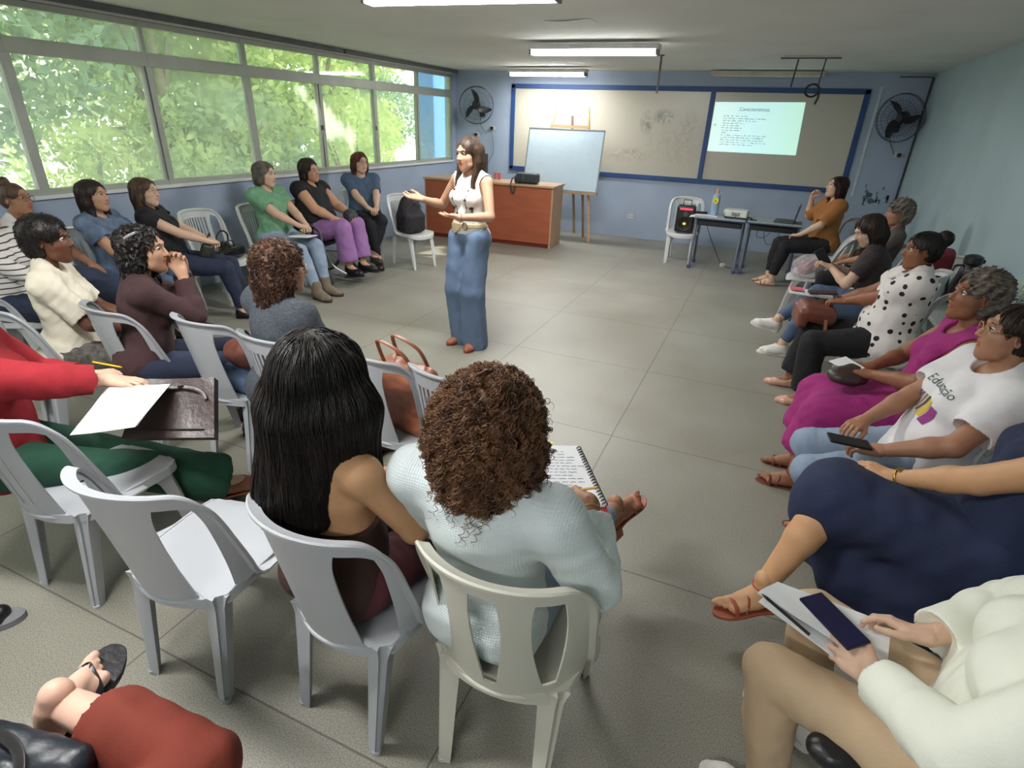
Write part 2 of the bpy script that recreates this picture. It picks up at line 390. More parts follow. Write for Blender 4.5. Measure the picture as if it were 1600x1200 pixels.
# ------------------------------------------------------------------ ceiling lamps
M_tube = emit('fluorescent_tube', (.98, 1.0, .985), 30.0)
M_fix = mat('fixture_white', srgb(215, 215, 215), .4)
M_fixend = mat('fixture_grey', srgb(120, 122, 122), .5)
def lamp(x0, x1, y, z, label, power=62, dy=0.0):
    cx = (x0+x1)/2; L = x1-x0
    e = empty('ceiling_lamp', (cx, y, z), math.atan2(dy, L), label, 'ceiling lamp', 'fluorescent ceiling lamps')
    MB().box((0, 0, .045), (L+.06, .17, .05)).build('housing', M_fix, e, smooth=False, bevel=.006)
    for sx in (-1, 1): MB().box((sx*(L/2+.01), 0, .0), (.02, .14, .06)).build('end_cap', M_fixend, e, smooth=False)
    for sy in (-.035, .035):
        MB().tube([(-L/2, sy, -.012), (L/2, sy, -.012)], .017, 10).build('tube', M_tube, e)
    l = bpy.data.lights.new('lamp_light', 'AREA'); l.shape = 'RECTANGLE'; l.size = L; l.size_y = .12; l.energy = power; l.color = (1, .99, .98)
    lo = bpy.data.objects.new('lamp_light', l); C.objects.link(lo); lo.parent = e; lo.location = (0, 0, -.034)
    return e
lamp(-2.62, -1.37, 3.66, CZ-.06, 'lit twin-tube ceiling lamp cut by the top edge of the photo', dy=.12)
lamp(-2.62, -1.30, 6.5, CZ-.06, 'lit twin-tube ceiling lamp in the middle of the room, above the vertical rod', dy=.03)
lamp(-4.15, -2.90, 9.36, CZ-.06, 'lit twin-tube ceiling lamp closest to the back wall, above the whiteboard', 42, dy=-.06)
lamp(-2.62, -1.37, 0.6, CZ-.06, 'lit twin-tube ceiling lamp overhead just behind the nearest chairs')
lamp(-1.2, .05, -1.3, CZ-.06, 'unseen twin-tube ceiling lamp added behind the nearest chairs to light the foreground', power=36)  # extra lamp out of view, added to brighten the foreground from behind
dead = empty('ceiling_lamp', (-.36, 9.78, CZ-.03), 0, 'unlit long fixture on the ceiling above the projected slide', 'ceiling lamp')
MB().box((0, 0, .03), (1.5, .16, .05)).build('housing', mat('fixture_cream', srgb(190, 180, 160), .6), dead, smooth=False, bevel=.005)
MB().box((0, 0, 0), (1.42, .08, .02)).build('reflector', M_fix, dead, smooth=False)
# peeled patch / vent on the ceiling
pt = MB().slab(lambda u, v: ((-2.02+.42*u, 5.22+.16*v+.03*math.sin(u*6), CZ+.039-.006*math.sin(math.pi*u)), (0, 0, 1)), 10, 4, .004)
tag(pt.build('ceiling_patch', mat('patch_white', srgb(228, 226, 220), .7)), 'peeling white paint patch on the ceiling between the two nearest lamps', 'paint patch')
# ------------------------------------------------------------------ smooth implicit surfaces -> one continuous mesh
V3 = lambda *a: np.array(a, dtype=np.float64)
def nrm(v):
    v = np.asarray(v, float); l = np.linalg.norm(v); return v/l if l > 1e-9 else v
class Field:
    def __init__(s, lo, hi, h):
        s.lo = np.array(lo, float); s.h = h; s.n = np.maximum(4, np.ceil((np.array(hi)-s.lo)/h).astype(int)+1)
        s.D = np.full(s.n, 1.0, np.float32)
        s.ax = [(s.lo[i]+h*np.arange(s.n[i])).astype(np.float32) for i in range(3)]
    def win(s, lo, hi):
        a = np.clip(np.floor((lo-s.lo)/s.h).astype(int), 0, s.n); b = np.clip(np.ceil((hi-s.lo)/s.h).astype(int)+1, 0, s.n)
        if np.any(b-a < 1): return None
        sl = tuple(slice(a[i], b[i]) for i in range(3))
        return sl, s.ax[0][sl[0]][:, None, None], s.ax[1][sl[1]][None, :, None], s.ax[2][sl[2]][None, None, :]
    def prim(s, p, infl=0.0, op='add', pad=.03):
        kind, k = p[0], p[-1]
        if kind == 'c':
            a, b, ra, rb = p[1], p[2], p[3]+infl, p[4]+infl; R = max(ra, rb)+k+pad
            w = s.win(np.minimum(a, b)-R, np.maximum(a, b)+R)
            if w is None: return
            sl, X, Y, Z = w; ba = (b-a).astype(np.float32); L2 = float(ba@ba)+1e-12
            x, y, z = X-np.float32(a[0]), Y-np.float32(a[1]), Z-np.float32(a[2])
            t = np.clip((x*ba[0]+y*ba[1]+z*ba[2])/L2, 0, 1)
            d = np.sqrt((x-ba[0]*t)**2+(y-ba[1]*t)**2+(z-ba[2]*t)**2)-(ra+(rb-ra)*t)
        elif kind == 'e':
            c, r, Rm = p[1], np.array(p[2], float)+infl, p[3]; R = float(max(r))+k+pad
            ext = np.abs(Rm)@r + k+pad
            w = s.win(c-ext, c+ext)
            if w is None: return
            sl, X, Y, Z = w; x, y, z = X-np.float32(c[0]), Y-np.float32(c[1]), Z-np.float32(c[2]); M = Rm.astype(np.float32)
            q = [(x*M[0, i]+y*M[1, i]+z*M[2, i]) for i in range(3)]
            k0 = np.sqrt(sum((q[i]/np.float32(r[i]))**2 for i in range(3)))+1e-6; k1 = np.sqrt(sum((q[i]/np.float32(r[i]**2))**2 for i in range(3)))+1e-6
            d = k0*(k0-1)/k1
        elif kind == 'b':   # rounded box
            c, hb, rr, Rm = p[1], np.array(p[2], float)+infl, p[3], p[4]; ext = np.abs(Rm)@hb+k+pad
            w = s.win(c-ext, c+ext)
            if w is None: return
            sl, X, Y, Z = w; x, y, z = X-np.float32(c[0]), Y-np.float32(c[1]), Z-np.float32(c[2]); M = Rm.astype(np.float32)
            q = [np.abs(x*M[0, i]+y*M[1, i]+z*M[2, i])-np.float32(hb[i]-rr) for i in range(3)]
            d = np.sqrt(sum(np.maximum(v, 0)**2 for v in q))+np.minimum(np.maximum(np.maximum(q[0], q[1]), q[2]), 0)-rr
        elif kind == 'p':   # half space: removed side is n.(p-o)>0  (only for sub)
            o, n = p[1], nrm(p[2]).astype(np.float32)
            x, y, z = s.ax[0][:, None, None]-np.float32(o[0]), s.ax[1][None, :, None]-np.float32(o[1]), s.ax[2][None, None, :]-np.float32(o[2])
            d = -(x*n[0]+y*n[1]+z*n[2]); sl = (slice(None),)*3
        D = s.D[sl]
        if op == 'add':
            if k > 1e-4:
                h = np.clip(.5+.5*(D-d)/k, 0, 1); s.D[sl] = D*(1-h)+d*h-k*h*(1-h)
            else: s.D[sl] = np.minimum(D, d)
        else:
            d = -d
            if k > 1e-4:
                h = np.clip(.5-.5*(D-d)/k, 0, 1); s.D[sl] = D*(1-h)+d*h+k*h*(1-h)
            else: s.D[sl] = np.maximum(D, d)
    def displace(s, fn, band=.05):
        idx = np.nonzero(np.abs(s.D) < band)
        P = np.stack([s.ax[i][idx[i]] for i in range(3)], 1); s.D[idx] += fn(P).astype(np.float32)
    def sample(s, P):
        q = (P-s.lo)/s.h; i = np.clip(np.floor(q).astype(int), 0, s.n-2); f = np.clip(q-i, 0, 1); r = 0
        for a in (0, 1):
            for b in (0, 1):
                for c in (0, 1):
                    w = (f[:, 0] if a else 1-f[:, 0])*(f[:, 1] if b else 1-f[:, 1])*(f[:, 2] if c else 1-f[:, 2])
                    r = r+w*s.D[i[:, 0]+a, i[:, 1]+b, i[:, 2]+c]
        return r
    def grad(s, P):
        e = s.h; g = np.stack([s.sample(P+d)-s.sample(P-d) for d in np.eye(3)*e], 1)
        return g/(np.linalg.norm(g, axis=1)[:, None]+1e-9)
    def mesh(s):
        D = s.D; ins = D < 0; n = s.n; ids = []; pts = []; quads = []
        cell = lambda i, j, k: (i*(n[1])+j)*n[2]+k
        for a in range(3):
            b, c = (a+1) % 3, (a+2) % 3
            s0 = [slice(None)]*3; s1 = [slice(None)]*3; s0[a] = slice(0, -1); s1[a] = slice(1, None)
            A, B = D[tuple(s0)], D[tuple(s1)]; cr_ = ins[tuple(s0)] != ins[tuple(s1)]
            I = np.stack(np.nonzero(cr_), 1)
            ok = (I[:, b] > 0) & (I[:, c] > 0) & (I[:, b] < n[b]-1) & (I[:, c] < n[c]-1); I = I[ok]
            if not len(I): continue
            va = A[I[:, 0], I[:, 1], I[:, 2]]; vb = B[I[:, 0], I[:, 1], I[:, 2]]; t = va/(va-vb)
            P = I.astype(float); P[:, a] += t
            q = []
            for db, dc in ((0, 0), (-1, 0), (-1, -1), (0, -1)):
                J = I.copy(); J[:, b] += db; J[:, c] += dc; cid = cell(J[:, 0], J[:, 1], J[:, 2]); q.append(cid); ids.append(cid); pts.append(P)
            q = np.stack(q, 1); flip = va > 0; q[flip] = q[flip][:, ::-1]; quads.append(q)
        if not ids: return np.zeros((0, 3)), np.zeros((0, 4), int)
        ids = np.concatenate(ids); pts = np.concatenate(pts); u, inv = np.unique(ids, return_inverse=True)
        cnt = np.bincount(inv); V = np.stack([np.bincount(inv, pts[:, i])/cnt for i in range(3)], 1)
        Q = np.concatenate(quads); F = np.searchsorted(u, Q)
        return s.lo+V*s.h, F
def bounds(prims, infl=0.0):
    lo = np.full(3, 9.); hi = -lo
    for p in prims:
        if p[0] == 'c':
            for q, r in ((p[1], p[3]), (p[2], p[4])): lo = np.minimum(lo, q-r); hi = np.maximum(hi, q+r)
        elif p[0] == 'e': e = np.abs(p[3])@np.array(p[2]); lo = np.minimum(lo, p[1]-e); hi = np.maximum(hi, p[1]+e)
        elif p[0] == 'b': e = np.abs(p[4])@np.array(p[2]); lo = np.minimum(lo, p[1]-e); hi = np.maximum(hi, p[1]+e)
    return lo-.03-abs(infl), hi+.03+abs(infl)
def field(prims, h, infl=0.0, subs=(), disp=None):
    lo, hi = bounds(prims, infl); F = Field(lo, hi, h)
    for p in prims: F.prim(p, infl)
    if disp: F.displace(disp)
    for p in subs: F.prim(p, 0, 'sub')
    return F
def relax(V, F, n=1, w=.5):
    for _ in range(n):
        S = np.zeros_like(V); c = np.zeros(len(V))
        for a, b in ((0, 1), (1, 2), (2, 3), (3, 0)):
            for x, y in ((a, b), (b, a)):
                for k in range(3): S[:, k] += np.bincount(F[:, x], V[F[:, y], k], len(V))
                c += np.bincount(F[:, x], minlength=len(V))
        V = V*(1-w)+w*S/np.maximum(c, 1)[:, None]
    return V
def folds(amp, seed=0, s=1.0):
    g = np.random.default_rng(seed); K = g.normal(size=(5, 3))*np.array([16, 16, 9])*s; ph = g.uniform(0, 6, 5); K2 = g.normal(size=(4, 3))*55*s; W2 = g.normal(size=(3, 3))*7
    def fn(P):
        wv = np.sin(P@W2.T+ph[:3]).sum(1)*1.1
        r = sum(np.abs(np.sin(P@K[i]+ph[i]+wv))**1.5*(.5 if i else .8) for i in range(5))/2.2-.55
        return amp*r+amp*.22*np.sin(P@K2.T+ph[:4]).sum(1)/2
    return fn
def cone(a, b, ra, rb, k=.02): return ('c', np.array(a, float), np.array(b, float), ra, rb, k)
I3 = np.eye(3)
def ell(c, r, R=I3, k=.02): return ('e', np.array(c, float), r, np.array(R, float), k)
def rbox(c, h, rr, R=I3, k=.01): return ('b', np.array(c, float), h, rr, np.array(R, float), k)
def RX_(d): a = math.radians(d); return V3(1, 0, 0, 0, math.cos(a), -math.sin(a), 0, math.sin(a), math.cos(a)).reshape(3, 3)
def RY_(d): a = math.radians(d); return V3(math.cos(a), 0, math.sin(a), 0, 1, 0, -math.sin(a), 0, math.cos(a)).reshape(3, 3)
def RZ_(d): a = math.radians(d); return V3(math.cos(a), -math.sin(a), 0, math.sin(a), math.cos(a), 0, 0, 0, 1).reshape(3, 3)
def ik(a, t, l1, l2, pole):
    a = np.array(a, float); t = np.array(t, float); d = t-a; L = np.linalg.norm(d); L2 = min(L, (l1+l2)*.995); u = d/L; L = max(L2, abs(l1-l2)+.02)
    x = (l1*l1-l2*l2+L*L)/(2*L); y = math.sqrt(max(0, l1*l1-x*x)); p = np.array(pole, float); p = nrm(p-u*(p@u))
    return a+u*x+p*y, a+u*L
def frame(y, z):
    y = nrm(y); z = np.array(z, float); z = nrm(z-y*(z@y)); return np.stack([np.cross(y, z), y, z], 1)

SKIN = {}
def skin(name, col):
    return mat('skin_'+name, col, .5, var=.05, vscale=14, bump=.12, bscale=160, spec=.35)
def hair_mat(name, col, col2, rough=.42):
    return mat('hair_'+name, col, rough, var=0, col2=col2, vscale=9, stretch=(3, 3, .5), bump=.5, bscale=70, spec=.4)
M_eyew = mat('eye_white', srgb(225, 222, 215), .25, var=.02); M_iris = mat('eye_iris', srgb(40, 26, 18), .2, var=.1)
M_nail = mat('nail', srgb(205, 150, 140), .25, var=.05)
M_gold = mat('gold', srgb(200, 165, 90), .3, metal=.9); M_gframe = mat('glasses_frame', srgb(60, 35, 30), .3)
M_lens = bpy.data.materials.new('lens_glass'); M_lens.use_nodes = True
_t = M_lens.node_tree; _t.nodes.clear(); _o = _t.nodes.new('ShaderNodeOutputMaterial'); _a = _t.nodes.new('ShaderNodeBsdfTransparent'); _b = _t.nodes.new('ShaderNodeBsdfGlossy'); _b.inputs['Roughness'].default_value = .05
_m = _t.nodes.new('ShaderNodeMixShader'); _m.inputs[0].default_value = .12; _t.links.new(_a.outputs[0], _m.inputs[1]); _t.links.new(_b.outputs[0], _m.inputs[2]); _t.links.new(_m.outputs[0], _o.inputs[0])

def strands(F, verts, n, length, rad, m, parent, curl=0, seed=1, name='strands', jit=.25, sel=None, lift=.002, pull=(0, 0, -1), steps=14, crown=None):
    """hair locks that run down over the hair volume"""
    g = np.random.default_rng(seed); V = verts if sel is None else verts[sel(verts)]
    if len(V) == 0: return None
    P = V[g.integers(0, len(V), n)].copy(); L = length*g.uniform(.6, 1.15, n); st = (L/steps)[:, None]
    path = []; G = np.array(pull, float)[None]+g.normal(size=(n, 3))*jit*.35; off = np.full(n, lift)+g.uniform(-.002, .003, n)
    for i in range(steps+1):
        N = F.grad(P); d = F.sample(P)
        near = (d < .03)
        P = np.where(near[:, None], P-N*(np.clip(d-off, -.02, .02))[:, None], P); path.append(P.copy())
        T = G-N*np.minimum(0, (G*N).sum(1))[:, None]*near[:, None]
        if crown is not None: T = T + nrm_rows(P-crown)*.55*np.array([1, 1, 0])*(near & (N[:, 2] > .5))[:, None]
        l = np.linalg.norm(T, axis=1)[:, None]; T = np.where(l > .15, T/(l+1e-9), nrm_rows(g.normal(size=(n, 3))*np.array([1, 1, .1])))
        P = P+T*st
    Q = np.stack(path, 1)                       # n, steps+1, 3
    if curl:
        m_ = steps*5; t = np.linspace(0, steps, m_+1); i0 = np.minimum(t.astype(int), steps-1); f = (t-i0)[None, :, None]
        C_ = Q[:, i0]*(1-f)+Q[:, i0+1]*f
        T = nrm_rows((Q[:, -1]-Q[:, 0])+1e-5); U = nrm_rows(np.cross(T, g.normal(size=(n, 3)))); W_ = np.cross(T, U)
        ph = g.uniform(0, 6.28, (n, 1)); turns = L[:, None]/g.uniform(.016, .026, (n, 1)); ang = ph+2*math.pi*turns*np.linspace(0, 1, m_+1)[None]
        rr = curl*g.uniform(.6, 1.3, (n, 1))*np.minimum(1, .3+np.linspace(0, 1, m_+1)[None]*2)
        Q = C_+(np.cos(ang)*rr)[..., None]*U[:, None]+(np.sin(ang)*rr)[..., None]*W_[:, None]
    k = Q.shape[1]; T = np.gradient(Q, axis=1); T /= np.linalg.norm(T, axis=2)[..., None]+1e-9
    ref = nrm_rows(g.normal(size=(n, 3)))[:, None]; U = np.cross(T, ref); U /= np.linalg.norm(U, axis=2)[..., None]+1e-9; W_ = np.cross(T, U)
    taper = np.minimum(1, (1.02-np.linspace(0, 1, k))*4)[None, :, None]*rad
    ring = np.stack([Q+taper*(math.cos(a)*U+math.sin(a)*W_) for a in (0, 2.094, 4.189)], 2)    # n,k,3,3
    VV = ring.reshape(-1, 3); base = (np.arange(n)*k*3)[:, None, None]+(np.arange(k-1)*3)[None, :, None]
    F_ = np.stack([base+q for q in (np.array([0, 1, 2])[None, None],)][0:1], 0)[0]
    a = F_; b = base+np.array([1, 2, 0])[None, None]; FF = np.stack([a, b, b+3, a+3], -1).reshape(-1, 4)
    return link_mesh(name, VV, FF, m, parent)
def nrm_rows(v): return v/(np.linalg.norm(v, axis=-1, keepdims=True)+1e-9)
# ------------------------------------------------------------------ people
def hand_prims(w, R, t, curl, spread=1.0, thumb=0.3, sc=.92):
    """w wrist, R frame (x right, y fingers, z back of hand), t thumb side sign"""
    P = lambda x, y, z: w+R@(V3(x, y, z)*sc)
    kn = [(t*.029, .086, .000), (t*.0095, .091, .003), (-t*.0105, .088, .002), (-t*.029, .079, -.003)]
    ln = [.068, .076, .070, .056]; pr = []
    for i, q in enumerate(kn):
        pr.append(cone(P(q[0]*.55, .0, -.002), P(q[0], q[1]-.006, q[2]-.004), .0165*sc, .0115*sc, .012))
    pr.append(cone(P(t*.012, .03, -.008), P(t*.028, .045, -.012), .015*sc, .013*sc, .012))
    pr.append(cone(P(-t*.024, .02, -.006), P(-t*.028, .06, -.006), .012*sc, .011*sc, .012))
    cl = curl if isinstance(curl, (list, tuple)) else [curl, curl*1.05, curl*1.1, curl*1.15]
    tips = []
    for i, q in enumerate(kn):
        p = V3(*q); a = math.radians(-(.18-.115*i)*57*.35*spread*t*-1); d0 = V3(math.sin(-t*(i-1.3)*-.0+t*(1.3-i)*.085*spread), 1, 0); d0 = nrm(d0)
        ang = 0; r = [.0092, .0084, .0077, .0064] if i < 3 else [.0082, .0074, .0068, .0058]
        for j, (f, b) in enumerate(((.45, 62), (.31, 78), (.24, 48))):
            ang += math.radians(b*cl[i]); dd = V3(d0[0]*math.cos(ang), d0[1]*math.cos(ang), -math.sin(ang))
            e = p+dd*ln[i]*f; pr.append(cone(P(*p), P(*e), r[j]*sc, r[j+1]*sc, .004)); p = e
        tips.append((P(*p), R@dd, R@V3(0, math.sin(ang), math.cos(ang))))
    c = thumb
    b0 = V3(t*.022, .022, -.008); b1 = b0+V3(t*.026*(1-c*.4), .030, -.010-.012*c); b2 = b1+V3(t*.014*(1-c*1.7), .031, -.004-.012*c); b3 = b2+V3(t*.004*(1-c*4), .025, -.002-.008*c)
    pr += [cone(P(*b0), P(*b1), .0155*sc, .0120*sc, .012), cone(P(*b1), P(*b2), .0115*sc, .0098*sc, .004), cone(P(*b2), P(*b3), .0095*sc, .0076*sc, .004)]
    tips.append((P(*b3), nrm(R@(b3-b2)), R@V3(t*.7, 0, .6)))
    return pr, tips
def foot_frame(d, up=(0, 0, 1)): return frame(d, up)
def foot_prims(a, R, sd, bare=True):
    P = lambda x, y, z: a+R@V3(x, y, z)
    pr = [cone(P(0, -.004, .03), P(0, -.012, -.02), .033, .034, .02), cone(P(0, -.032, -.052), P(0, .02, -.05), .029, .031, .02), cone(P(0, -.01, -.01), P(-sd*.006, .075, -.045), .033, .024, .02),
          cone(P(-sd*.01, .03, -.05), P(-sd*.016, .118, -.063), .026, .021, .015), cone(P(sd*.01, .03, -.056), P(sd*.022, .105, -.066), .024, .017, .015)]
    if bare:
        for i in range(5):
            x = -sd*(.028-.0145*i); y0 = .118-.006*i*(i > 0)-.002*i; L = (.042, .036, .031, .025, .019)[i]; r = (.0125, .0088, .0083, .0078, .0075)[i]
            pr.append(cone(P(x*.85, y0-.02, -.064), P(x, y0+L*.6, -.066), r*1.15, r, .004)); pr.append(cone(P(x, y0+L*.6, -.066), P(x, y0+L, -.07), r, r*.92, .003))
    return pr
def outline(sc=1.0, tip=.0):
    pts = [(0, -.066), (.026, -.056), (.033, -.025), (.031, .03), (.042, .095), (.040, .135), (.022, .168+tip), (-.004, .178+tip), (-.026, .165+tip), (-.042, .13), (-.041, .08), (-.030, .02), (-.033, -.025), (-.026, -.056)]
    return [(p.x*sc, p.y*sc if p.y > 0 else p.y) for p in crom([(x, y, 0) for x, y in pts], 3, True)]
def sole_mb(mb, a, R, z0, z1, sc=1.0, tip=.0, heel=0.0):
    o = outline(sc, tip); n = len(o); M = Matrix(R.tolist()); A = Vector(a)
    vs = [A+M @ Vector((x, y, z1)) for x, y in o]+[A+M @ Vector((x, y, z0-(heel if y < -.0 else 0))) for x, y in o]
    mb.add(vs, [tuple(range(n)), tuple(range(n, 2*n))[::-1]]+[((i+1) % n, i, i+n, (i+1) % n+n) for i in range(n)])
def strap(mb, a, R, pts, w=.011, th=.004):
    M = Matrix(R.tolist()); P = [Vector(a)+M @ p for p in crom(pts, 6)]
    mb.sweep(P, rrect(w, th, .4, 2), lambda i: M @ Vector((0, 1, .15)))
def shoes(J, sd, kind, m, m2, par):
    a, R = J['ankle'][sd], J['footR'][sd]; sg = 1 if sd == 'R' else -1
    P = lambda x, y, z: a+R@V3(x, y, z)
    if kind == 'bare' or not kind: return
    if kind in ('sneaker', 'boot', 'flat', 'loafer'):
        pr = foot_prims(a, R, sg, False); inf = {'sneaker': .009, 'boot': .012, 'flat': .005, 'loafer': .007}[kind]
        pr.append(cone(P(0, .1, -.066), P(0, .145, -.07), .024, .02, .02))
        subs = []
        if kind == 'boot': pr.append(cone(P(0, -.005, .0), P(0, -.01, .06), .034, .036, .02)); subs.append(cone(P(0, -.01, .10), P(0, -.01, .2), .035, .05, .002))
        else: subs.append(ell(P(0, -.005 if kind == 'sneaker' else .03, .03 if kind == 'sneaker' else .012), (.05, .055 if kind == 'sneaker' else .085, .045 if kind == 'sneaker' else .055), R, .004))
        subs.append(('p', P(0, 0, -.088), -R[:, 2], 0.001))
        F = field(pr, .005, inf, subs); V, Q = F.mesh(); o = link_mesh('shoe', V, Q, m, par)
        mb = MB(); sole_mb(mb, a, R, -.108 if kind == 'boot' else -.100, -.078 if kind != 'flat' else -.088, 1.06 if kind != 'flat' else .98)
        mb.build('sole', m2, o)
        if kind == 'sneaker':
            lc = MB()
            for y in (.05, .065, .08, .095): strap(lc, a, R, [(-.018, y+.004, -.022-(y-.05)*.35), (0, y, -.010-(y-.05)*.42), (.018, y+.004, -.022-(y-.05)*.35)], .006, .004)
            lc.build('laces', m2, o)
    else:
        mb = MB()
        if kind == 'heel':
            sole_mb(mb, a, R, -.092, -.082, .95, 0); 
            M = Matrix(R.tolist()); mb.box(P(0, -.038, -.115), (.05, .055, .065), M)
        elif kind == 'flipflop': sole_mb(mb, a, R, -.104, -.084, 1.12, .01)
        else: sole_mb(mb, a, R, -.098, -.086, 1.0)
        o = mb.build('shoe', m, par, bevel=.002); st = MB()
        if kind == 'flipflop':
            strap(st, a, R, [(-.044, .035, -.082), (-.036, .07, -.055), (-sg*.016+sg*.0, .115, -.045), (-sg*.014, .128, -.082)], .018, .005)
            strap(st, a, R, [(.044, .035, -.082), (.038, .07, -.055), (-sg*.010, .112, -.044), (-sg*.014, .128, -.082)], .018, .005)
        else:
            strap(st, a, R, [(-.042, .105, -.085), (-.036, .105, -.052), (0, .108, -.042), (.036, .105, -.055), (.042, .105, -.085)], .016, .003)
            strap(st, a, R, [(-.036, .07, -.08), (-.03, .06, -.04), (0, .05, -.012), (.034, .0, -.02), (.036, -.03, -.04)], .009, .003)
            strap(st, a, R, [(.04, .07, -.08), (.034, .06, -.045), (0, .05, -.012), (-.034, .0, -.02), (-.036, -.03, -.04)], .009, .003)
            c = [(.037*math.cos(q*math.pi/4), -.006+.040*math.sin(q*math.pi/4), .004+.006*math.sin(q)) for q in range(9)]; strap(st, a, R, c, .009, .003)
            if kind == 'heel': strap(st, a, R, [(-.03, -.03, -.075), (0, -.062, -.05), (.03, -.03, -.075)], .012, .003)
        st.build('strap', m, o)
def head_prims(hc, H, sc, child=False):
    P = lambda x, y, z: hc+H@(V3(x, y, z)*sc)
    e = lambda c, r, k=.02, R=None: ell(P(*c), tuple(v*sc for v in r), H if R is None else H@R, k)
    c_ = lambda a, b, ra, rb, k=.01: cone(P(*a), P(*b), ra*sc, rb*sc, k)
    pr = [e((0, -.012, .028), (.074, .094, .086)), e((0, .018, -.02), (.062, .072, .085), .02), c_((-.035, .035, -.07), (0, .062, -.092), .026, .020, .03), c_((.035, .035, -.07), (0, .062, -.092), .026, .020, .03),
          e((0, .05, -.035), (.048, .042, .055), .02), c_((-.032, .062, -.018), (-.045, .04, -.02), .018, .02, .02), c_((.032, .062, -.018), (.045, .04, -.02), .018, .02, .02),
          c_((-.035, .076, .036), (-.008, .084, .038), .009, .009, .014), c_((.035, .076, .036), (.008, .084, .038), .009, .009, .014),
          c_((0, .084, .022), (0, .104, -.018), .0075, .0115, .008), e((-.011, .094, -.022), (.0075, .009, .007), .006), e((.011, .094, -.022), (.0075, .009, .007), .006),
          e((0, .086, -.048), (.022, .010, .0055), .004), e((0, .085, -.060), (.019, .010, .0065), .004),
          e((-.076, -.008, .002), (.007, .019, .030), .006, RZ_(18)), e((.076, -.008, .002), (.007, .019, .030), .006, RZ_(-18))]
    sb = [e((-.031, .094, .017), (.016, .014, .010), .010), e((.031, .094, .017), (.016, .014, .010), .010)]
    sb += [e((-.081, -.004, .004), (.005, .010, .017), .004, RZ_(18)), e((.081, -.004, .004), (.005, .010, .017), .004, RZ_(-18)), e((0, .101, -.0545), (.020, .010, .0012), .003)]
    return pr, sb
